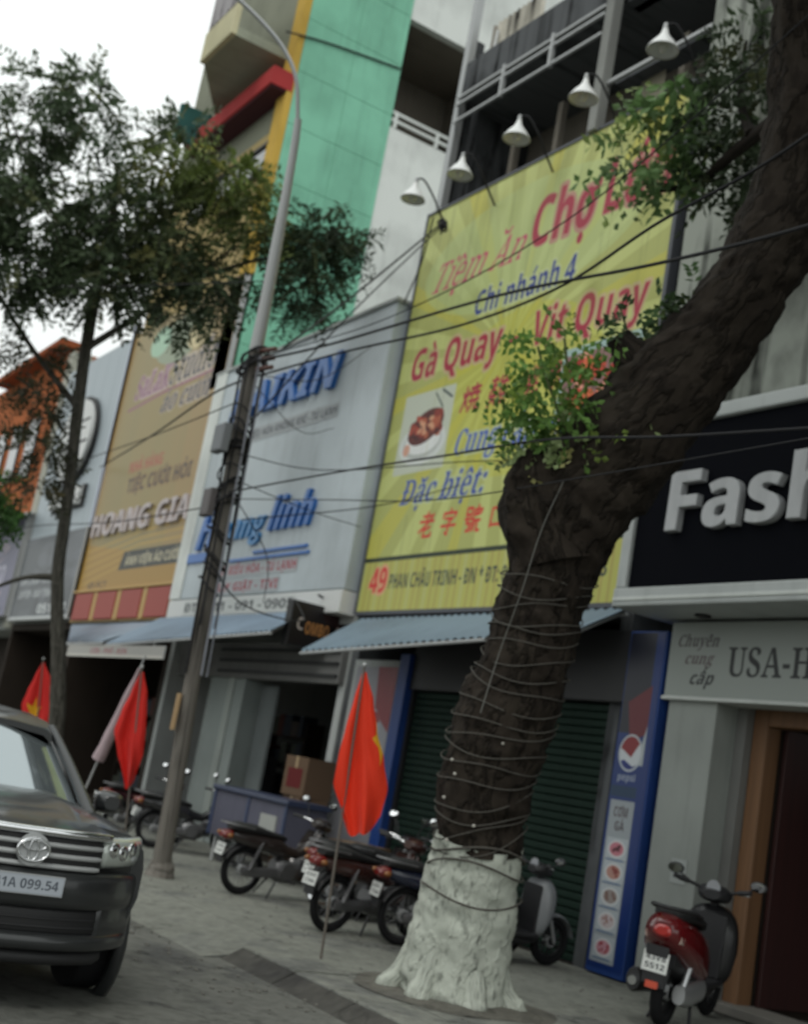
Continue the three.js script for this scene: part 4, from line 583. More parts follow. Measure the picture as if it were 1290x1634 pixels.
{ // slender tree at the left with a feathery crown
  const t = thing('street_tree', 'slender street tree with dark feathery crown at the left of the lamp post', 'tree');
  const tp = [[-21.75, 0.1, -6.95], [-21.53, 1.76, -6.74], [-21.44, 2.78, -6.5], [-21.36, 4.09, -6.15], [-21.14, 5.35, -5.95], [-20.93, 6.9, -5.7], [-20.73, 8.45, -5.5], [-20.4, 9.8, -5.4], [-20.2, 11, -5.2]];
  part(t, 'trunk', limb(tp, [0.19, 0.14, 0.12, 0.105, 0.1, 0.1, 0.1, 0.075, 0.03], 16, 8, 0.07), greyBark); part(t, 'branch_stub', limb([[-21.36, 4.1, -6.15], [-21.6, 4.0, -5.7], [-21.9, 3.75, -5.3]], [0.06, 0.045, 0.03], 8, 5, 0.1), greyBark);
  for (const [e, r] of [[[[-20.93, 6.9, -5.7], [-21.4, 7.9, -4.7], [-21.4, 9.0, -3.6]], 0.06], [[[-20.8, 7.9, -5.55], [-20.0, 8.9, -6.4], [-19.3, 10, -7.2]], 0.065], [[[-20.6, 9, -5.4], [-21, 10.2, -4.4], [-21.2, 11.6, -3.4]], 0.05], [[[-20.5, 9.4, -5.4], [-19.7, 10.4, -6.2], [-19.2, 11.4, -6.9]], 0.05], [[[-19.7, 9.3, -6.7], [-19.0, 9.9, -7.7], [-18.6, 10.0, -8.4]], 0.04]]) part(t, 'branch', limb(e, [r, r * 0.7, r * 0.3], 10, 6, 0.08), greyBark);
  const C = [[-20.1, 10.0, -5.5, 0.85, 214], [-20.6, 9.7, -4.3, 0.81, 222], [-20.9, 10.9, -3.6, 0.77, 162], [-20.9, 9.6, -3.0, 0.81, 192], [-20.3, 11.5, -4.5, 0.63, 88, [1.2, 1.25, 1.3]], [-19.6, 11.0, -5.9, 0.63, 111, [1.7, 1.5, 0.9]], [-19.7, 9.6, -6.2, 0.68, 140, [1.3, 1.15, 0.9]], [-19.1, 11.0, -6.7, 0.56, 103, [2.2, 2.0, 1]], [-18.95, 10.4, -7.3, 0.54, 103, [1.8, 1.6, 1]], [-20.1, 8.9, -5.4, 0.68, 148], [-20.8, 8.8, -4.0, 0.68, 148], [-20.3, 12.15, -4.4, 0.34, 34], [-20.8, 12.0, -3.7, 0.36, 37], [-19.5, 11.75, -5.9, 0.32, 29], [-21.2, 8.7, -2.8, 0.63, 125], [-19.3, 9.2, -6.9, 0.45, 66], [-19.5, 8.7, -6.5, 0.41, 44]];
  const [g, tw] = feathery(C, 0.15, 0.055, [0.06, 0.09, 0.042], 0.54, 7); part(t, 'crown', [g], leafMat).userData.kind = 'stuff'; part(t, 'twigs', twigGeo(tw, 0.009), greyBark).userData.kind = 'stuff';
  const [g2] = feathery([[-18.5, 10.45, -8.3, 0.36, 70], [-18.45, 9.9, -8.4, 0.36, 70], [-18.6, 9.35, -8.2, 0.36, 60], [-18.3, 10.5, -8.75, 0.26, 34]], 0.16, 0.04, [0.035, 0.06, 0.028], 0.5, 9); part(t, 'side_spray', [g2], leafMat).userData.kind = 'stuff';
  const [g3, tw3] = feathery([[-21.2, 7.6, -4.9, 0.45, 34], [-21.2, 6.9, -5.1, 0.36, 40], [-21.25, 6.2, -5.3, 0.34, 40], [-21.3, 5.6, -5.5, 0.28, 20]], 0.15, 0.045, [0.05, 0.055, 0.028], 0.5, 7); part(t, 'hanging_spray', [g3], leafMat, 'brownish drooping leaves').userData.kind = 'stuff'; part(t, 'twigs', twigGeo(tw3, 0.008), greyBark).userData.kind = 'stuff';
}
{ const p = thing('shrub', 'clump of fresh green leaves at the far left edge', 'shrub'); const [g, tw] = feathery([[-23.2, 5.6, -5.0, 0.4, 50], [-23.1, 5.1, -5.1, 0.35, 40]], 0.17, 0.08, [0.07, 0.16, 0.04], 0.5, 5); part(p, 'foliage', [g], leafMat).userData.kind = 'stuff'; part(p, 'stem', limb([[-24.4, 0.1, -5.9], [-24.2, 2.5, -5.6], [-23.5, 4.8, -5.2], [-23.2, 5.6, -5.0]], [0.07, 0.055, 0.035, 0.015], 10, 6, 0.08), greyBark); part(p, 'twigs', twigGeo(tw, 0.008), greyBark).userData.kind = 'stuff'; }

// ---------------------------------------------------------------- lamp post and wires
{
  const o = thing('lamp_post', 'grey lamp post with curved arm and bundles of cables tied round it', 'lamp post');
  const conc = grimy(0.19, 0.175, 0.155, 0.9, T.streak);
  part(o, 'concrete_pole', limb([[-15.29, 0.1, -6.5], [-15.05, 1.5, -6.34], [-14.81, 2.89, -6.18], [-14.5, 4.5, -6.02], [-14.24, 5.98, -5.88], [-14.1, 6.6, -5.82]], [0.118, 0.106, 0.1, 0.095, 0.09, 0.085], 20, 8, 0.015), conc);
  part(o, 'steel_tube', limb([[-14.12, 6.5, -5.83], [-13.95, 7.45, -5.75], [-13.64, 9.15, -5.57], [-13.58, 9.45, -5.52]], [0.085, 0.075, 0.05, 0.045], 16, 8, 0), M.galv);
  part(o, 'lamp_arm', tube([[-13.585, 9.4, -5.53], [-13.555, 9.95, -5.36], [-13.62, 10.27, -5.15], [-13.73, 10.53, -4.86], [-13.86, 10.75, -4.54], [-14.0, 10.95, -4.1]], 0.026, 40, 8), M.steel); part(o, 'lamp_head', ball(-14.05, 11.0, -3.85, 0.16, 0.9, 0.5, 2.2), M.galv);
  part(o, 'footing', limb([[-15.29, 0.08, -6.5], [-15.28, 0.22, -6.5], [-15.26, 0.34, -6.49]], [0.19, 0.17, 0.12], 18, 6, 0.12), conc);
  for (const [y, cx, cz, k] of [[6.4, -14.15, -5.84, 7], [5.7, -14.28, -5.9, 5], [5.2, -14.36, -5.94, 6], [4.75, -14.45, -5.98, 7], [4.2, -14.56, -6.04, 4], [3.9, -14.62, -6.07, 4]]) part(o, 'cable_coil', merge(Array.from({ length: k }, () => { const yy = y + rr(-0.22, 0.22), R = rr(0.11, 0.17); return tube(Array.from({ length: 12 }, (_, i) => { const a = i / 12 * Math.PI * 2; return [cx + Math.cos(a) * R + rr(-0.015, 0.015) - (yy - y) * -0.09, yy + 0.1 * Math.cos(a + k) + rr(-0.02, 0.02), cz + Math.sin(a) * R + rr(-0.015, 0.015)]; }), rr(0.009, 0.016), 30, 5, true); })), M.wire);
  for (let i = 0; i < 7; i++) { const a = i * 0.9, q = (y) => { const t = (y - 0.1) / 6.5; return [lerp(-15.25, -14.08, t) + Math.cos(a) * (0.125 + rr(0, 0.03)), y, lerp(-6.48, -5.82, t) + Math.sin(a) * (0.125 + rr(0, 0.03))]; }; part(o, 'vertical_cable', tube([q(6.5), q(5.8), q(5.1), q(4.5), q(3.8), q(i % 2 ? 3.2 : 2.6)], rr(0.01, 0.018), 40, 5), i % 3 ? M.wire : mat(0.25, 0.26, 0.3, 0.6)); }
  part(o, 'junction_box', box(-14.35, -14.05, 5.25, 5.6, -5.72, -5.6, 0.02), mat(0.16, 0.17, 0.18, 0.6)); part(o, 'junction_box', box(-14.62, -14.38, 4.5, 4.85, -5.84, -5.74, 0.02), mat(0.10, 0.09, 0.09, 0.6)); part(o, 'insulator', merge([0, 1, 2].map((i) => bar([-14.02, 6.35 + i * 0.12, -5.85], [-13.8, 6.37 + i * 0.12, -5.95], 0.03))), mat(0.12, 0.06, 0.05, 0.4));
  part(o, 'notice_sheet', box(-14.98, -14.86, 1.9, 2.35, -6.12, -6.1), mat(0.32, 0.22, 0.12, 0.8));
}
const wires = [
  [[[-13.95, 6.43, -5.8], [-12.8, 6.46, -6.05], [-9.73, 6.49, -6.4], [-7.37, 6.15, -6.3], [-5.63, 5.86, -6.05], [-4.2, 5.75, -5.9]], 0.016, 'thick black cable passing low across the dark limb'],
  [[[-13.95, 6.25, -5.85], [-12.32, 6.34, -6.15], [-10.4, 6.35, -6.45], [-8.96, 6.41, -6.5], [-7.32, 6.46, -6.2], [-5.98, 6.47, -6.01], [-4.58, 6.72, -5.86]], 0.014, 'black cable rising steeply to the right over the yellow sign'],
  [[[-14.27, 4.82, -5.92], [-12.07, 4.9, -6.2], [-9.6, 4.72, -6.0], [-7.6, 4.53, -5.75], [-6.6, 4.45, -5.9], [-5.2, 4.42, -6.2]], 0.011, 'level cable crossing in front of the trunk fork and black sign'],
  [[[-14.21, 4.52, -6.14], [-14.52, 5.26, -8.13], [-15.22, 6.1, -9.85]], 0.008, 'thin wire from the lamp post to the lower part of the yellow sign'],
  [[[-16.47, 10.54, -9.5], [-15.31, 8.24, -7.56], [-13.69, 6.62, -6.0]], 0.016, 'upper black cable slanting from the yellow sign corner to the lamp post'],
  [[[-16.47, 10.49, -9.5], [-15.01, 7.65, -7.31], [-14.2, 5.57, -5.9]], 0.012, 'lower black cable slanting from the yellow sign corner to the lamp post'],
  [[[-17.04, 10.85, -9.62], [-17.36, 10.15, -9.73], [-17.57, 9.45, -9.66]], 0.014, 'short cable dropping beside the left edge of the yellow sign'],
  [[[-14.07, 6.27, -5.85], [-16.44, 6.63, -6.33], [-21.63, 7.09, -7.38], [-32.5, 8.4, -9.78]], 0.016, 'cable running left across the gold sign to the grey building'],
  [[[-13.95, 7.47, -5.75], [-16.8, 7.91, -5.17], [-21.93, 8.76, -4.19], [-26, 9.4, -3.6]], 0.008, 'faint wire crossing the feathery tree crown'],
  [[[-14.48, 3.93, -6.0], [-14.35, 3.61, -6.28], [-16.07, 3.72, -8.14], [-18.5, 4.35, -9.2]], 0.01, 'loose wire from the lamp post to the dark projecting sign'],
  [[[-14.2, 5.3, -5.9], [-13.4, 5.2, -6.6], [-12.0, 5.6, -8.2], [-11.6, 5.9, -9.85]], 0.007, 'thin wire over the lower yellow sign behind the trunk'],
  [[[-14.3, 5.0, -5.95], [-15.2, 5.1, -7.4], [-17.6, 5.6, -9.65]], 0.007, 'thin wire from the lamp post to the edge between the grey and yellow signs'],
  [[[-14.35, 4.9, -5.95], [-16.5, 4.6, -7.6], [-20.5, 4.4, -9.6]], 0.008, 'thin wire sagging over the lower letters of the pale grey sign'],
  [[[-14.1, 6.2, -5.85], [-16.2, 6.4, -7.6], [-19.2, 7.5, -9.65]], 0.006, 'fine wire running up to the middle of the pale grey sign'],
  [[[-14.1, 6.3, -5.85], [-15.6, 7.0, -7.4], [-18.3, 8.9, -9.68]], 0.007, 'fine wire climbing to the upper right of the pale grey sign'],
  [[[-14.15, 6.0, -5.86], [-18, 6.2, -6.2], [-26, 6.9, -7.2], [-38, 7.6, -9.0]], 0.009, 'lower cable running left past the white lettering'],
  [[[-14.4, 4.7, -5.98], [-19, 4.9, -6.2], [-27, 5.6, -6.9], [-40, 6.2, -8.0]], 0.009, 'lowest cable running left along the shop signs'],
  [[[-14.35, 4.75, -5.95], [-12.2, 4.6, -6.2], [-9.6, 4.3, -6.0], [-7.2, 4.2, -5.8], [-5.0, 4.3, -6.0]], 0.006, 'faint wire just under the level cable across the trunk'],
  [[[-14.0, 6.5, -5.85], [-12.0, 6.75, -6.4], [-9, 7.1, -6.5], [-5.5, 7.9, -6.2]], 0.007, 'faint wire above the thick cables over the yellow sign'],
];
for (const [p, r, label] of wires) solo('overhead_cable', label, 'cable', tube(p, r, 70, 5), M.wire, 'overhead cables');
solo('cable_tie', 'dark knot where the cables meet at the yellow sign corner', 'cable knot', [[-16.5, 10.5, -9.52], [-16.62, 10.58, -9.55], [-16.42, 10.4, -9.48]].map((p) => new THREE.TorusKnotGeometry(0.06, 0.018, 40, 5).translate(...p)), M.wire);

// ---------------------------------------------------------------- flags
function flag(label, base, top, out, star, len, col) {
  const o = thing('flag', label, 'flag'); part(o, 'pole', bar(base, top, 0.014, 0.011, 8), mat(0.16, 0.14, 0.12, 0.6)); part(o, 'finial', ball(top[0], top[1] + 0.02, top[2], 0.022), M.galv);
  const d = [0.55, 0, -0.835], nrm = [0.835, 0, 0.55], nu = 34, nv = 44, pos = [], idx = [], uv = [], dirp = V(...base).sub(V(...top)).normalize();
  const edge = (k, v) => { const q = v * (out.length - 1), i = Math.min(Math.floor(q), out.length - 2); return lerp(out[i][k], out[i + 1][k], smooth(0, 1, q - i) * 0.5 + (q - i) * 0.5); };
  for (let j = 0; j <= nv; j++) for (let i = 0; i <= nu; i++) {
    const u = i / nu, v = j / nv, L = len * v * (0.87 + 0.13 * Math.sin(Math.PI * clamp(u * 0.95 + 0.08))), a = lerp(edge(0, v), edge(1, v), u), f = (0.055 * Math.sin(u * 9 + v * 2.2) + 0.035 * Math.sin(u * 17 - v * 3) + 0.05 * (noise3(u * 3, v * 4, len * 9) - 0.5)) * Math.sqrt(v) * (0.4 + 0.6 * v);
    const c = V(...top).addScaledVector(dirp, L + 0.04); pos.push(c.x + d[0] * a + nrm[0] * f, c.y - 0.06 * v * Math.abs(Math.sin(u * 6)), c.z + d[2] * a + nrm[2] * f); uv.push(u, 1 - v);
  }
  for (let j = 0; j < nv; j++) for (let i = 0; i < nu; i++) { const a = j * (nu + 1) + i; idx.push(a, a + nu + 1, a + 1, a + 1, a + nu + 1, a + nu + 2); }
  const g = new THREE.BufferGeometry(); g.setAttribute('position', new THREE.Float32BufferAttribute(pos, 3)); g.setAttribute('uv', new THREE.Float32BufferAttribute(uv, 2)); g.setIndex(idx); g.computeVertexNormals();
  const S = sheet(1, 1, 256, col); const pts = []; for (let i = 0; i < 10; i++) { const a = Math.PI / 2 + i * Math.PI / 5, r = i % 2 ? 0.07 : 0.18; pts.push([star[0] + Math.cos(a) * r * star[2], star[1] + Math.sin(a) * r]); } S.poly(pts, '#f0b21c');
  const m = new THREE.MeshPhysicalMaterial({ map: S.done(), roughness: 0.75, transmission: 0.25, thickness: 0 }); m.side = THREE.DoubleSide; part(o, 'cloth', g, m);
}
flag('orange red flag with yellow star drooping before the parked motorbikes', [-10.316, 0.1, -6.071], [-9.95, 2.7, -5.76], [[-0.01, 0.03], [-0.05, 0.13], [-0.085, 0.2], [-0.11, 0.3], [-0.12, 0.37], [0.0, 0.34]], [1.0, 0.52, 0.8], 1.42, '#ff3c16');
flag('deep red flag hanging just behind the corner of the grey car', [-15.747, 0.1, -6.173], [-15.43, 2.58, -5.75], [[-0.01, 0.03], [-0.1, 0.1], [-0.2, 0.12], [-0.27, 0.13], [-0.2, 0.12], [-0.1, 0.06]], [0.95, -0.4, 1], 1.45, '#e02418');
flag('red flag with yellow star showing above the grey car roof', [-22.34, 0.1, -6.89], [-22.0, 2.73, -6.42], [[-0.01, 0.03], [-0.12, 0.16], [-0.22, 0.3], [-0.3, 0.36], [-0.25, 0.3], [-0.1, 0.2]], [0.32, 0.42, 1.2], 1.45, '#e0221c');

// ---------------------------------------------------------------- motorbikes (forward is +x, rear wheel on the origin)
function wheel(parent, x, R, w, spokes, rimMat) {
  const o = new THREE.Group(); o.name = 'wheel'; o.position.set(x, R, 0); parent.add(o);
  part(o, 'tyre', [torus(0, 0, 0, R - w * 0.5, w * 0.5, 'z', 12, 40)], M.rubber);
  part(o, 'rim', [torus(0, 0, 0, R - w * 1.05, 0.014, 'z', 8, 36), disc(0, 0, 0, 0.045, 0.09, 'z', 16), ...Array.from({ length: spokes }, (_, i) => { const a = i / spokes * Math.PI * 2; return bar([Math.cos(a) * 0.04, Math.sin(a) * 0.04, i % 2 ? 0.025 : -0.025], [Math.cos(a + 0.25) * (R - w * 1.05), Math.sin(a + 0.25) * (R - w * 1.05), 0], spokes > 12 ? 0.003 : 0.012, undefined, 5); })], rimMat);
  part(o, 'hub', disc(0, 0, 0, 0.065, 0.07, 'z', 18), M.galv); return o;
}
function fender(cx, cy, R, a0, a1, w, t = 0.006) { const rings = []; for (let i = 0; i <= 18; i++) { const a = lerp(a0, a1, i / 18), c = Math.cos(a), s = Math.sin(a), ring = []; for (let k = 0; k <= 8; k++) { const q = (k / 8 - 0.5) * 2, r = R - 0.028 * q * q; ring.push([cx + c * r, cy + s * r, q * w]); } for (let k = 8; k >= 0; k--) { const q = (k / 8 - 0.5) * 2, r = R - t - 0.028 * q * q; ring.push([cx + c * r, cy + s * r, q * w * 0.96]); } rings.push(ring); } return loft(rings); }
function plate(parent, x, y, ang, str, w = 0.19, h = 0.14) {
  const S = sheet(w, h, 900, '#c9cbc8'); S.rect(0.006, 0.006, w - 0.006, h - 0.006, '#d4d6d2'); S.text(str[0], 0.02, h * 0.58, w - 0.04, h * 0.27, '#222428'); S.text(str[1], 0.02, h * 0.16, w - 0.04, h * 0.27, '#222428');
  const g = new THREE.PlaneGeometry(w, h); g.rotateY(-Math.PI / 2); g.rotateZ(ang); g.translate(x, y, 0); const b = box(-0.002, 0.006, -h / 2, h / 2, -w / 2, w / 2); b.rotateZ(ang); b.translate(x + 0.006, y, 0); const p = part(parent, 'licence_plate', g, printed(S, 0.4)); part(p, 'plate_back', b, M.galv);
}
function underbone(label, paint, pl, group, mirrorUp = 1) {
  const o = thing('motorbike', label, 'motorbike', [0, 0, 0], 0, group), pm = mat(...paint, 0.25, { clearcoat: 0.8 }), dk = mat(0.02, 0.02, 0.022, 0.5), silver = mat(0.2, 0.2, 0.205, 0.4, { metalness: 0.7 });
  const rimM = mat(0.16, 0.16, 0.165, 0.3, { metalness: 0.9 }); wheel(o, 0, 0.29, 0.075, 28, rimM); wheel(o, 1.22, 0.285, 0.065, 28, rimM);
  for (const s of [-1, 1]) { part(o, 'fork_leg', [bar([1.22, 0.29, s * 0.075], [1.06, 0.78, s * 0.075], 0.018), bar([1.22, 0.29, s * 0.075], [1.16, 0.48, s * 0.075], 0.024)], silver); part(o, 'shock_absorber', [bar([0.03, 0.32, s * 0.12], [0.14, 0.66, s * 0.13], 0.014), ...Array.from({ length: 9 }, (_, i) => torus(0, 0, 0, 0.024, 0.006, 'y', 5, 12).rotateZ(-0.31).translate(0.05 + i * 0.0085, 0.39 + i * 0.027, s * 0.125)), bar([0.03, 0.32, s * 0.12], [0.06, 0.42, s * 0.122], 0.024)], silver); part(o, 'swing_arm', bar([0, 0.29, s * 0.09], [0.48, 0.33, s * 0.09], 0.02), dk); }
  part(o, 'front_fender', fender(1.22, 0.285, 0.325, 0.3, 2.6, 0.06), pm); part(o, 'rear_fender', fender(0, 0.29, 0.335, 1.0, 2.75, 0.07), dk);
  part(o, 'engine', [hull([[0.42, 0.24, 0.46, 0.1], [0.5, 0.2, 0.5, 0.15], [0.66, 0.2, 0.47, 0.15], [0.76, 0.25, 0.44, 0.11]], 18), hull([[0.72, 0.3, 0.44, 0.07], [0.88, 0.33, 0.46, 0.075], [0.93, 0.36, 0.46, 0.06]], 14), disc(0.56, 0.35, 0.155, 0.1, 0.03), ...Array.from({ length: 5 }, (_, i) => box(0.76 + i * 0.03, 0.772 + i * 0.03, 0.29, 0.49, -0.085, 0.085))], silver);
  part(o, 'chain_case', hull([[-0.06, 0.24, 0.33, 0.012], [0.05, 0.23, 0.35, 0.016], [0.5, 0.26, 0.38, 0.016]], 10).translate(0, 0, 0.1), silver);
  part(o, 'exhaust', [bar([-0.16, 0.33, -0.16], [0.3, 0.27, -0.155], 0.05, 0.042, 14), tube([[0.3, 0.27, -0.155], [0.6, 0.22, -0.13], [0.8, 0.26, -0.06], [0.86, 0.36, 0]], 0.018, 20, 8)], M.chrome);
  part(o, 'body_panel', hull([[-0.3, 0.66, 0.74, 0.04], [-0.18, 0.6, 0.76, 0.1], [0.1, 0.55, 0.76, 0.135], [0.4, 0.5, 0.74, 0.14], [0.55, 0.5, 0.66, 0.11], [0.72, 0.5, 0.62, 0.085], [0.92, 0.58, 0.75, 0.08], [1.0, 0.72, 0.88, 0.06]], 22), pm);
  part(o, 'leg_shield', [-1, 1].map((s) => loft([[0.86, 0.36, 0.06], [0.96, 0.5, 0.08], [1.03, 0.68, 0.08], [1.06, 0.86, 0.05]].map(([x, y, z], i) => { const w = [0.1, 0.16, 0.17, 0.1][i]; return [[x, y, s * z * 0.6], [x - 0.03, y, s * (z + w * 0.6)], [x - 0.12, y, s * (z + w)], [x - 0.13, y, s * (z + w - 0.012)], [x - 0.045, y, s * (z + w * 0.55)], [x - 0.015, y, s * z * 0.6]]; }))), pm);
  part(o, 'seat', hull([[-0.3, 0.75, 0.82, 0.07], [-0.2, 0.74, 0.855, 0.125], [0.05, 0.735, 0.845, 0.14], [0.25, 0.72, 0.8, 0.125], [0.45, 0.7, 0.77, 0.09], [0.52, 0.69, 0.75, 0.05]], 18), mat(0.014, 0.014, 0.015, 0.6));
  const tl = part(o, 'tail_light', hull([[-0.4, 0.66, 0.71, 0.05], [-0.36, 0.63, 0.74, 0.085], [-0.28, 0.63, 0.75, 0.09]], 14), mat(0.16, 0.012, 0.010, 0.2, { clearcoat: 0.6 }));
  part(o, 'grab_rail', tube([[-0.02, 0.8, 0.14], [-0.28, 0.82, 0.13], [-0.42, 0.83, 0], [-0.28, 0.82, -0.13], [-0.02, 0.8, -0.14]], 0.012, 30, 6), silver);
  part(o, 'mudflap', box(-0.36, -0.345, 0.36, 0.6, -0.075, 0.075, 0.006), dk); plate(o, -0.372, 0.52, -0.18, pl);
  part(o, 'headset', hull([[0.9, 0.92, 1.0, 0.06], [0.98, 0.88, 1.03, 0.12], [1.08, 0.86, 1.02, 0.11], [1.15, 0.88, 0.98, 0.06]], 16), pm); part(o, 'headlight', ball(1.12, 0.935, 0, 0.075, 0.55, 0.8, 1.1), mat(0.7, 0.72, 0.74, 0.05, { clearcoat: 1 }));
  part(o, 'handlebar', tube([[0.82, 1.0, 0.34], [0.92, 0.99, 0.22], [0.99, 0.96, 0.1], [0.99, 0.96, -0.1], [0.92, 0.99, -0.22], [0.82, 1.0, -0.34]], 0.012, 30, 8), M.chrome);
  for (const s of [-1, 1]) { part(o, 'grip', bar([0.9, 0.993, s * 0.25], [0.81, 1.0, s * 0.36], 0.019), dk); const m = part(o, 'mirror', [tube([[0.93, 0.99, s * 0.2], [0.94, 1.12, s * 0.24], [0.93, 1.2 * mirrorUp, s * 0.29]], 0.007, 12, 6), ball(0.935, 1.22 * mirrorUp, s * 0.31, 0.06, 0.35, 0.75, 1.15)], dk); part(m, 'mirror_glass', disc(0, 0, 0, 0.05, 0.006, 'x', 18).scale(1, 0.72, 1.1).rotateZ(-0.6).translate(0.912, 1.22 * mirrorUp + 0.012, s * 0.31), M.mirror); part(o, 'turn_signal', ball(-0.34, 0.69, s * 0.13, 0.035, 1.2, 0.8, 0.9), mat(0.25, 0.10, 0.03, 0.2)); part(o, 'footpeg', bar([0.6, 0.24, s * 0.1], [0.6, 0.24, s * 0.28], 0.015), dk); part(o, 'brake_lever', bar([0.93, 0.98, s * 0.2], [0.9, 0.97, s * 0.35], 0.006), silver); }
  for (const s of [-1, 1]) part(o, 'stand_leg', bar([0.45, 0.22, s * 0.1], [0.32, 0.02, s * 0.16], 0.013), dk);
  return o;
}
function scooter(label, paint, pl, front = [0.012, 0.012, 0.013], seatCol = [0.014, 0.014, 0.015]) {
  const o = thing('scooter', label, 'scooter'), pm = mat(...paint, 0.22, { clearcoat: 1 }), fm = mat(...front, 0.38, { clearcoat: 0.3 }), dk = mat(0.018, 0.018, 0.02, 0.5), silver = mat(0.5, 0.51, 0.52, 0.35, { metalness: 0.7 });
  wheel(o, 0, 0.265, 0.1, 10, M.black); wheel(o, 1.28, 0.265, 0.09, 10, M.black);
  part(o, 'rear_body', hull([[-0.36, 0.68, 0.8, 0.08, 0.9, 2.2], [-0.3, 0.6, 0.86, 0.165, 0.85, 2.4], [-0.1, 0.5, 0.84, 0.23, 0.78, 2.6], [0.15, 0.4, 0.8, 0.24, 0.78, 2.8], [0.38, 0.34, 0.75, 0.22, 0.8, 3], [0.5, 0.32, 0.6, 0.18, 0.9, 3]], 26), pm);
  part(o, 'under_tray', hull([[-0.22, 0.45, 0.62, 0.1], [0.1, 0.35, 0.5, 0.13], [0.45, 0.22, 0.42, 0.13], [0.85, 0.2, 0.3, 0.14], [1.0, 0.24, 0.36, 0.12]], 16), dk); part(o, 'floor_board', box(0.46, 0.95, 0.3, 0.35, -0.19, 0.19, 0.02), dk);
  part(o, 'seat', hull([[-0.26, 0.82, 0.87, 0.08], [-0.15, 0.8, 0.9, 0.15], [0.12, 0.79, 0.88, 0.165], [0.3, 0.77, 0.84, 0.15], [0.48, 0.73, 0.79, 0.1], [0.54, 0.72, 0.76, 0.05]], 20), mat(...seatCol, 0.6));
  part(o, 'front_apron', hull([[0.92, 0.3, 0.88, 0.16, 0.9, 3], [0.97, 0.28, 0.93, 0.26, 0.85, 3], [1.06, 0.4, 0.94, 0.26, 0.8, 2.6], [1.15, 0.55, 0.88, 0.17, 0.8, 2.4], [1.22, 0.62, 0.78, 0.06, 1, 2.2]], 26), fm); part(o, 'inner_shield', box(0.9, 0.93, 0.36, 0.86, -0.15, 0.15, 0.012), dk);
  part(o, 'front_fender', fender(1.28, 0.265, 0.31, 0.2, 2.7, 0.075), fm); part(o, 'rear_mudguard', [fender(0, 0.265, 0.3, 1.2, 3.0, 0.07), box(-0.4, -0.385, 0.34, 0.62, -0.09, 0.09, 0.008)], dk);
  part(o, 'headset', hull([[0.84, 0.98, 1.05, 0.07], [0.92, 0.95, 1.1, 0.14], [1.02, 0.95, 1.08, 0.13], [1.1, 0.97, 1.03, 0.07]], 18), dk); part(o, 'dial', disc(0.87, 1.075, 0, 0.06, 0.02, 'x').rotateZ(0).translate(0, 0, 0), mat(0.3, 0.31, 0.33, 0.08, { clearcoat: 1 })); part(o, 'steering_column', bar([1.22, 0.35, 0], [0.98, 0.98, 0], 0.04), dk);
  part(o, 'handlebar', tube([[0.8, 1.1, 0.31], [0.9, 1.07, 0.19], [0.95, 1.04, 0.08], [0.95, 1.04, -0.08], [0.9, 1.07, -0.19], [0.8, 1.1, -0.31]], 0.014, 30, 8), dk);
  for (const s of [-1, 1]) { part(o, 'grip', bar([0.87, 1.08, s * 0.22], [0.79, 1.103, s * 0.33], 0.021), dk); part(o, 'brake_lever', bar([0.92, 1.06, s * 0.2], [0.87, 1.07, s * 0.31], 0.007), silver); const m = part(o, 'mirror', [tube([[0.92, 1.07, s * 0.22], [0.93, 1.12, s * 0.3], [0.92, 1.15, s * 0.34]], 0.008, 12, 6), ball(0.92, 1.16, s * 0.36, 0.065, 0.35, 0.7, 1.15)], dk); part(m, 'mirror_glass', disc(0, 0, 0, 0.055, 0.006, 'x', 18).scale(1, 0.68, 1.1).rotateZ(0.12).translate(0.895, 1.158, s * 0.36), M.mirror); part(o, 'turn_signal', hull([[-0.31, 0.66, 0.72, 0.02], [-0.28, 0.64, 0.75, 0.035], [-0.2, 0.65, 0.73, 0.02]], 10).translate(0, 0, s * 0.125), mat(0.55, 0.42, 0.36, 0.12, { clearcoat: 1 })); part(o, 'fork_leg', bar([1.28, 0.265, s * 0.08], [1.18, 0.5, s * 0.08], 0.022), silver); part(o, 'rear_shock', bar([-0.02, 0.3, s * 0.13], [0.08, 0.58, s * 0.15], 0.026), silver); }
  part(o, 'tail_light', hull([[-0.375, 0.7, 0.76, 0.05, 0.9, 2.2], [-0.34, 0.665, 0.8, 0.105, 0.85, 2.4], [-0.27, 0.66, 0.8, 0.13, 0.85, 2.4]], 18), mat(0.42, 0.02, 0.015, 0.12, { clearcoat: 1 })); part(o, 'grab_rail', tube([[0.05, 0.86, 0.17], [-0.2, 0.9, 0.16], [-0.34, 0.905, 0], [-0.2, 0.9, -0.16], [0.05, 0.86, -0.17]], 0.016, 30, 8), dk);
  part(o, 'exhaust', [hull([[-0.26, 0.24, 0.4, 0.055, 1, 2], [-0.22, 0.22, 0.41, 0.07, 1, 2], [0.2, 0.2, 0.36, 0.065, 1, 2], [0.32, 0.24, 0.32, 0.03, 1, 2]], 16).translate(0, 0, -0.19)], mat(0.05, 0.05, 0.052, 0.4, { metalness: 0.5 })); part(o, 'exhaust_tip', disc(-0.27, 0.31, -0.19, 0.035, 0.03, 'x'), M.chrome);
  part(o, 'engine', hull([[-0.06, 0.2, 0.34, 0.05], [0.1, 0.17, 0.36, 0.07], [0.45, 0.2, 0.38, 0.07]], 14).translate(0, 0, 0.12), silver); plate(o, -0.405, 0.5, -0.12, pl, 0.2, 0.15); part(o, 'plate_lamp', box(-0.42, -0.38, 0.31, 0.36, -0.05, 0.05, 0.008), mat(0.6, 0.1, 0.06, 0.15));
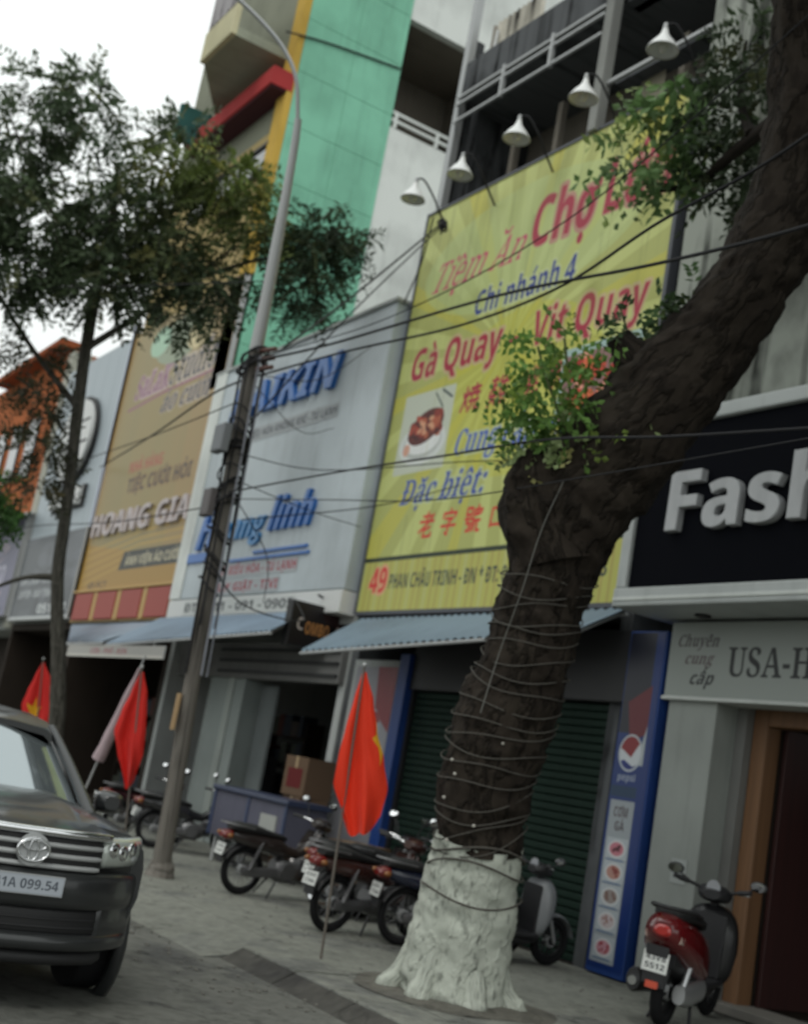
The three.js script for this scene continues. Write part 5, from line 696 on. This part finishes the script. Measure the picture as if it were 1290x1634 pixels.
  for (const s of [-1, 1]) part(o, 'stand_leg', bar([0.3, 0.2, s * 0.12], [0.2, 0.01, s * 0.17], 0.014), dk); return o;
}
function park(o, x, z, head, lean = 0.06, s = 1, y = 0.12) { o.rotation.order = 'YXZ'; o.position.set(x, y, z); o.rotation.y = head; o.rotation.x = lean; o.scale.setScalar(s); return o; }
const H90 = Math.PI / 2;
park(underbone('black motorbike nearest the lamp post in the row parked before the shutter', [0.03, 0.022, 0.02], ['43K6', '5187'], 'motorbikes parked on the pavement'), -14.4, -7.15, H90 + 0.1, 0.05);
park(underbone('dark motorbike right behind the orange red flag pole', [0.055, 0.022, 0.018], ['43H9', '2306'], 'motorbikes parked on the pavement'), -12.02, -7.08, H90 + 0.22, 0.05, 1.04);
park(underbone('dark blue motorbike half hidden by the whitewashed tree foot', [0.014, 0.018, 0.04], ['43S1', '7740'], 'motorbikes parked on the pavement'), -11.62, -7.72, H90 - 0.05, 0.05, 1.04);
park(underbone('dark maroon motorbike just left of the lamp post foot', [0.045, 0.012, 0.016], ['43F2', '9081'], 'motorbikes parked on the pavement'), -20.3, -7.7, H90 + 0.25, 0.05);
park(underbone('black motorbike behind the lamp post beside the maroon one', [0.02, 0.02, 0.022], ['43D7', '4415'], 'motorbikes parked on the pavement'), -19.2, -7.9, H90 - 0.1, 0.05);
park(underbone('black motorbike squeezed in the middle of the row behind the flag', [0.02, 0.016, 0.016], ['43N4', '3390'], 'motorbikes parked on the pavement'), -13.25, -7.75, H90 + 0.12, 0.05, 1.02);
park(underbone('black motorbike farthest back in the row, close to the cargo box', [0.016, 0.016, 0.018], ['43C1', '6602'], 'motorbikes parked on the pavement'), -13.5, -8.35, H90 - 0.12, 0.05);
park(scooter('dark red scooter with white plate parked before the clothes shop pilaster', [0.12, 0.007, 0.009], ['43V8', '5512']), -8.48, -8.46, H90 + 0.5, 0.05, 1.12);
park(scooter('grey scooter half hidden behind the whitewashed tree', [0.12, 0.13, 0.14], ['43L3', '1920'], [0.2, 0.21, 0.22], [0.06, 0.06, 0.065]), -11.25, -8.2, H90 + 0.04, 0.05, 0.98);

// contents of the shops: shelves and stacked goods in the dark
{ const tones = [[0.06, 0.05, 0.045], [0.035, 0.04, 0.05], [0.07, 0.03, 0.025], [0.05, 0.055, 0.045]];
  for (const [x0, x1, z, label] of [[-24.9, -22.9, -12.2, 'dim shelf of boxed goods deep in the shop left of the grey pilaster'], [-20.4, -18.2, -11.9, 'dim shelf of boxed goods deep in the shop right of the grey pilaster'], [-31.6, -29.0, -11.6, 'dim shelf of goods inside the shop under the gold sign at left'], [-28.6, -26.2, -11.8, 'dim shelf of goods inside the shop under the gold sign at right'], [-37.5, -33.4, -11.6, 'dim shelf of goods inside the shop behind the slender tree']]) {
    const o = thing('shop_shelf', label, 'shelf'); for (let k = 0; k < 4; k++) { part(o, 'board', box(x0, x1, 0.4 + k * 0.62, 0.43 + k * 0.62, z, z - 0.4), M.brownDark); for (let x = x0 + 0.05; x < x1 - 0.25;) { const w = rr(0.16, 0.4), h = rr(0.2, 0.5); part(o, 'goods_box', box(x, x + w * 0.94, 0.435 + k * 0.62, 0.435 + k * 0.62 + h, z - 0.03, z - 0.36, 0.01), mat(...tones[Math.floor(rnd() * 4)], 0.8)); x += w; } } for (const x of [x0, x1]) part(o, 'upright', box(x - 0.03, x + 0.03, 0.13, 2.6, z, z - 0.4), M.brownDark); } }
// ---------------------------------------------------------------- goods on the pavement
{
  const o = thing('cargo_box', 'violet grey metal cargo box on legs behind the motorbike by the lamp post', 'box'), bm = grimy(0.115, 0.115, 0.155, 0.65);
  part(o, 'box_body', box(-18.6, -16.15, 0.5, 1.18, -8.55, -9.2, 0.02), bm); part(o, 'lid', box(-18.66, -16.1, 1.18, 1.25, -8.5, -9.25, 0.02), mat(0.03, 0.04, 0.08, 0.5)); for (const x of [-18.6, -17.4, -16.2]) part(o, 'corner_strip', box(x - 0.03, x + 0.05, 0.5, 1.18, -8.53, -8.56, 0.006), mat(0.03, 0.045, 0.1, 0.5));
  for (const [x, z] of [[-18.5, -8.65], [-16.25, -8.65], [-18.5, -9.1], [-16.25, -9.1]]) part(o, 'leg', bar([x, 0.1, z], [x, 0.5, z], 0.03), M.galv); part(o, 'paper_label', box(-16.9, -16.4, 0.72, 1.0, -8.525, -8.55), mat(0.35, 0.36, 0.34, 0.7));
}
{ // cartons
  const carton = (label, x, y, z, w, h, d, print, turn) => { const o = thing('carton', label, 'carton', [x, y, z], turn, 'cartons by the shop fronts'); part(o, 'box_body', box(-w / 2, w / 2, 0, h, -d / 2, d / 2, 0.006), M.carton); part(o, 'tape', box(-0.03, 0.03, h * 0.55, h + 0.002, -d / 2 - 0.002, d / 2 + 0.002), mat(0.35, 0.25, 0.13, 0.3)); if (print) part(o, 'print', box(-w * 0.32, w * 0.32, h * 0.2, h * 0.7, d / 2 + 0.001, d / 2 + 0.004), mat(0.12, 0.02, 0.02, 0.8)); };
  carton('brown carton at the bottom of the stack behind the cargo box', -17.35, 0.13, -9.45, 0.66, 0.6, 0.5, false, 0.05); carton('brown carton in the middle of the stack behind the cargo box', -17.35, 0.735, -9.45, 0.6, 0.56, 0.48, false, -0.06); carton('carton with dark red print on top of the stack behind the cargo box', -17.35, 1.3, -9.43, 0.62, 0.58, 0.5, true, 0.08);
  carton('low brown carton standing between the two nearest motorbikes', -14.2, 0.13, -8.6, 0.7, 0.8, 0.5, false, 0.3);
}
{
  const o = thing('folded_parasol', 'closed pale pink parasol leaning behind the deep red flag', 'parasol'), a = [-16.78, 1.36, -5.93], b = [-16.34, 2.62, -6.06];
  part(o, 'pole', bar([-17.15, 0.12, -5.8], a, 0.016), M.galv); part(o, 'folded_cloth', limb([a, [-16.68, 1.62, -5.96], [-16.5, 2.15, -6.01], b], [0.085, 0.075, 0.05, 0.02], 18, 8, 0.06, 0.08), mat(0.42, 0.33, 0.35, 0.85)); part(o, 'tip', bar(b, [-16.28, 2.8, -6.08], 0.012), M.galv); part(o, 'foot', limb([[-17.15, 0.1, -5.8], [-17.15, 0.2, -5.8], [-17.15, 0.27, -5.8]], [0.2, 0.17, 0.05], 16, 4, 0.04), M.concrete);
}

// ---------------------------------------------------------------- the grey car, nose to the camera (local: nose at x = 0, +x forward)
{
  const car = thing('parked_car', 'dark grey off road car with chrome grille coming along the kerb', 'car', [-8.06, 0, -2.55]);
  const paint = mat(0.030, 0.032, 0.033, 0.34, { metalness: 0.25, clearcoat: 0.55, clearcoatRoughness: 0.1 }), trim = mat(0.02, 0.02, 0.021, 0.6), lens = mat(0.6, 0.63, 0.64, 0.06, { clearcoat: 1 }), chrome = M.chrome;
  const bow = (z) => 0.46 * Math.pow(Math.min(Math.abs(z) / 0.92, 1), 2.7); // how far the nose sweeps back at the side
  const bend = (g, lift = 0) => { const p = g.attributes.position; for (let i = 0; i < p.count; i++) { const z = p.getZ(i); p.setX(i, p.getX(i) - bow(z)); if (lift) p.setY(i, p.getY(i) + lift * Math.abs(z)); } g.computeVertexNormals(); return g; };
  const slabX = (x0, x1, y0, y1, z0, z1, b, n = 26) => { // rounded bar lying across the car, finely cut so that it bends
    const rings = []; for (let j = 0; j <= n; j++) { const z = lerp(z0, z1, j / n), e = j === 0 || j === n ? 0.75 : 1, cy = (y0 + y1) / 2, cx = (x0 + x1) / 2, hx = (x1 - x0) / 2 * e, hy = (y1 - y0) / 2 * e; rings.push(Array.from({ length: 16 }, (_, i) => { const a = i / 16 * Math.PI * 2, f = (v) => Math.sign(v) * Math.abs(v) ** (2 / b); return [cx + f(Math.cos(a)) * hx, cy + f(Math.sin(a)) * hy, z]; })); } return loft(rings); };
  // cross section: half profile (z, y) from the sill up to the centre line
  const sec = (x, w, yb, yBelt, yTop, dz = 0) => { const h = [[w * 0.80, yb], [w * 0.95, yb + 0.05], [w * 1.0, lerp(yb, yBelt, 0.35)], [w, lerp(yb, yBelt, 0.7)], [w * 0.975, yBelt - 0.05], [w * 0.93, yBelt], [w * 0.84, lerp(yBelt, yTop, 0.55)], [w * 0.6, lerp(yBelt, yTop, 0.88)], [w * 0.3, yTop], [0, yTop]]; const ring = h.map(([z, y]) => [x, y, z]); for (let i = h.length - 2; i >= 0; i--) ring.push([x, h[i][1], -h[i][0]]); return ring; };
  const front = bend(loft([sec(-0.02, 0.8, 0.62, 0.98, 1.06), sec(-0.05, 0.86, 0.6, 1.0, 1.09), sec(-0.3, 0.9, 0.56, 1.04, 1.14)], true));
  part(car, 'body', [loft([sec(-0.36, 0.905, 0.5, 1.05, 1.13), sec(-0.6, 0.92, 0.46, 1.07, 1.17), sec(-1.1, 0.92, 0.44, 1.1, 1.2), sec(-1.45, 0.92, 0.42, 1.12, 1.2), sec(-2.2, 0.925, 0.4, 1.14, 1.16), sec(-3.6, 0.925, 0.4, 1.16, 1.17), sec(-4.4, 0.9, 0.44, 1.14, 1.16), sec(-4.68, 0.82, 0.5, 1.05, 1.1)])], paint);
  part(car, 'nose', front, paint);
  // bonnet with a shut line and two creases
  { const rings = []; for (let j = 0; j <= 14; j++) { const t = j / 14, x = lerp(-0.06, -1.42, t), ring = []; for (let i = 0; i <= 30; i++) { const q = i / 15 - 1, z = q * lerp(0.76, 0.83, t); const crease = 0.018 * Math.exp(-(((Math.abs(q) - 0.55) / 0.1) ** 2)); ring.push([x - (t < 0.45 ? (1 - t / 0.45) * bow(z) * 0.85 : 0), lerp(1.07, 1.245, Math.sin(t * 1.5) / Math.sin(1.5)) - 0.11 * Math.abs(q) ** 3.2 + crease - (t < 0.06 ? 0.03 : 0), z]); } rings.push(ring); } part(car, 'bonnet', loft(rings, false, false), paint); }
  // cabin: pillars and roof round dark glass
  const cab = (x, w, y, r) => [x, y, w, r];
  const roofRing = (x, w, y, th = 0.05) => { const h = [[w, y - 0.06], [w * 0.985, y - 0.02], [w * 0.9, y + 0.015], [w * 0.5, y + 0.04], [0, y + 0.045]]; const ring = h.map(([z, yy]) => [x, yy, z]); for (let i = 3; i >= 0; i--) ring.push([x, h[i][1], -h[i][0]]); for (let i = 0; i < h.length; i++) ring.push([x, h[i][1] - th, -h[i][0] * 0.97]); for (let i = 3; i >= 0; i--) ring.push([x, h[i][1] - th, h[i][0] * 0.97]); return ring; };
  part(car, 'roof', loft([roofRing(-2.0, 0.6, 1.66), roofRing(-2.2, 0.645, 1.72), roofRing(-2.8, 0.67, 1.765), roofRing(-3.6, 0.66, 1.76), roofRing(-4.3, 0.62, 1.71), roofRing(-4.45, 0.6, 1.66)]), paint);
  const glassM = mat(0.30, 0.345, 0.36, 0.06, { metalness: 0.75, clearcoat: 1 });
  { const rings = []; for (let j = 0; j <= 8; j++) { const t = j / 8, ring = []; for (let i = 0; i <= 14; i++) { const q = i / 7 - 1; ring.push([lerp(-1.36, -2.02, t) - 0.14 * q * q, lerp(1.17, 1.665, t) + 0.02 * (1 - q * q), q * lerp(0.74, 0.585, t)]); } rings.push(ring); } part(car, 'windscreen', loft(rings, false, false), glassM); }
  for (const s of [-1, 1]) {
    for (const g of [limb([[-1.36, 1.1, s * 0.82], [-1.75, 1.4, s * 0.73], [-2.15, 1.69, s * 0.62]], [0.05, 0.042, 0.04], 10, 6, 0), limb([[-2.95, 1.12, s * 0.87], [-2.95, 1.72, s * 0.65]], [0.05, 0.04], 8, 4, 0), limb([[-4.3, 1.12, s * 0.84], [-4.2, 1.7, s * 0.61]], [0.1, 0.07], 8, 4, 0)]) part(car, 'door_pillar', g, paint);
    part(car, 'side_window', loft([[[-1.6, 1.14, s * 0.865], [-2.9, 1.16, s * 0.87], [-4.3, 1.16, s * 0.85]], [[-2.15, 1.66, s * 0.635], [-2.95, 1.7, s * 0.645], [-4.2, 1.68, s * 0.61]]], false, false), M.glass);
    const m = part(car, 'wing_mirror', [hull([[-1.72, 1.17, 1.27, 0.05], [-1.64, 1.13, 1.31, 0.11], [-1.56, 1.14, 1.3, 0.11], [-1.52, 1.17, 1.27, 0.06]], 16).translate(0, 0, s * 1.02), bar([-1.64, 1.15, s * 0.88], [-1.63, 1.17, s * 0.96], 0.03)], paint); part(m, 'mirror_glass', box(-1.725, -1.715, 1.15, 1.29, s * 1.02 - 0.09, s * 1.02 + 0.09, 0.004), M.mirror);
    part(car, 'wheel_arch', [torus(-0.92, 0.37, s * 0.905, 0.43, 0.05, 'z', 8, 32), torus(-3.65, 0.37, s * 0.905, 0.43, 0.05, 'z', 8, 32)], paint);
    for (const x of [-0.92, -3.65]) { const w = new THREE.Group(); w.name = 'wheel'; w.position.set(x, 0.37, s * 0.8); car.add(w); part(w, 'tyre', [loft([[-0.12, 0.33], [-0.12, 0.355], [-0.09, 0.37], [0.09, 0.37], [0.12, 0.355], [0.12, 0.25]].map(([z, r]) => Array.from({ length: 40 }, (_, i) => { const a = i / 40 * Math.PI * 2; return [Math.cos(a) * r, Math.sin(a) * r, z]; })))], M.rubber); part(w, 'rim', [torus(0, 0, s * 0.11, 0.23, 0.02, 'z', 8, 30), ...Array.from({ length: 6 }, (_, i) => { const a = i * Math.PI / 3; return bar([0, 0, s * 0.1], [Math.cos(a) * 0.23, Math.sin(a) * 0.23, s * 0.11], 0.03, 0.02, 6); })], M.galv); }
    // headlamp: clear shell over reflector and lamps
    const hl = part(car, 'headlight', bend(slabX(-0.16, 0.012, 0.86, 1.06, s * 0.5, s * 0.9, 2.4, 18), 0.03), mat(0.50, 0.54, 0.50, 0.12, { clearcoat: 1, metalness: 0.25 }));
    part(hl, 'lamp_unit', [0.59, 0.68, 0.77].map((z, i) => { const b = ball(0.002, 0.985 + (i === 1 ? -0.02 : 0), s * z, 0.05, 0.5, 1, 1); return bend(b, 0.03); }), M.chrome); part(hl, 'side_lamp', bend(ball(-0.005, 0.93, s * 0.8, 0.035, 0.5, 0.8, 1.4), 0.03), lens);
    const fl = part(car, 'fog_light', bend(disc(-0.03, 0.52, s * 0.745, 0.062, 0.06, 'x', 20)), mat(0.6, 0.62, 0.62, 0.08, { clearcoat: 1, metalness: 0.4 })); part(fl, 'fog_ring', bend(torus(0.0, 0.52, s * 0.745, 0.07, 0.012, 'x', 8, 24)), trim);
  }
  part(car, 'interior', [box(-4.2, -1.9, 0.7, 1.12, -0.75, 0.75, 0.05)], trim); for (const z of [-0.38, 0.38]) part(car, 'seat', hull([[-2.75, 0.9, 1.5, 0.2], [-2.62, 0.9, 1.55, 0.24], [-2.5, 0.9, 1.4, 0.2]], 14).translate(0, 0, z), trim);
  // face of the car
  part(car, 'grille_recess', bend(slabX(-0.08, 0.0, 0.84, 1.06, -0.5, 0.5, 5)), M.black);
  part(car, 'chrome_strip', bend(slabX(-0.05, 0.035, 1.05, 1.105, -0.55, 0.55, 2.6)), chrome); for (const y of [0.855, 0.92, 0.985]) part(car, 'grille_bar', bend(slabX(-0.03, 0.022, y, y + 0.034, -0.49, 0.49, 2.4)), M.galv);
  for (const [R, sx, sy, dy] of [[0.1, 1, 0.68, 0], [0.055, 0.55, 1.18, 0.0], [0.075, 1, 0.38, 0.03]]) part(car, 'badge', torus(0, 0, 0, R, 0.011, 'x', 8, 30).scale(1, sy, sx).translate(0.055, 0.965 + dy, 0), chrome); part(car, 'badge_back', disc(0.035, 0.965, 0, 0.1, 0.02, 'x', 26).scale(1, 1, 1), M.galv);
  part(car, 'bumper', [bend(slabX(-0.16, 0.045, 0.61, 0.855, -0.915, 0.915, 3.4, 36)), bend(slabX(-0.16, 0.04, 0.36, 0.475, -0.9, 0.9, 3, 36)), bend(slabX(-0.16, 0.02, 0.4, 0.7, 0.55, 0.915, 3.2, 16)), bend(slabX(-0.16, 0.02, 0.4, 0.7, -0.915, -0.55, 3.2, 16))], paint);
  part(car, 'lower_intake', bend(slabX(-0.12, 0.0, 0.46, 0.62, -0.6, 0.6, 5)), M.black); for (const y of [0.5, 0.55]) part(car, 'intake_bar', bend(slabX(-0.05, 0.012, y, y + 0.014, -0.58, 0.58, 3)), trim);
  part(car, 'skid_plate', [bend(slabX(-0.4, -0.02, 0.26, 0.37, -0.7, 0.7, 3, 20)), box(-4.5, -0.5, 0.28, 0.46, -0.78, 0.78, 0.05)], trim);
  { const S = sheet(0.47, 0.11, 700, '#9da3ab'); S.rect(0.006, 0.006, 0.464, 0.104, '#aab0b8'); S.text('41A 099.54', 0.03, 0.028, 0.41, 0.056, '#50565e'); const g = new THREE.PlaneGeometry(0.47, 0.11); g.rotateY(Math.PI / 2); g.translate(0.066, 0.76, 0); const p = part(car, 'licence_plate', g, printed(S, 0.35)); part(p, 'plate_back', box(0.046, 0.064, 0.7, 0.82, -0.24, 0.24, 0.004), M.galv); }
  for (const s of [-1, 1]) part(car, 'wiper', bar([-1.33, 1.2, s * 0.1 - 0.3], [-1.42, 1.26, s * 0.1 + 0.25], 0.01), M.black);
}

// ---------------------------------------------------------------- render
const renderer = new THREE.WebGLRenderer({ antialias: true });
renderer.setSize(809, 1024);
renderer.shadowMap.enabled = true; renderer.shadowMap.type = THREE.PCFSoftShadowMap;
renderer.toneMapping = THREE.LinearToneMapping; renderer.toneMappingExposure = EXPOSURE; renderer.outputColorSpace = THREE.SRGBColorSpace;
renderer.render(scene, camera);
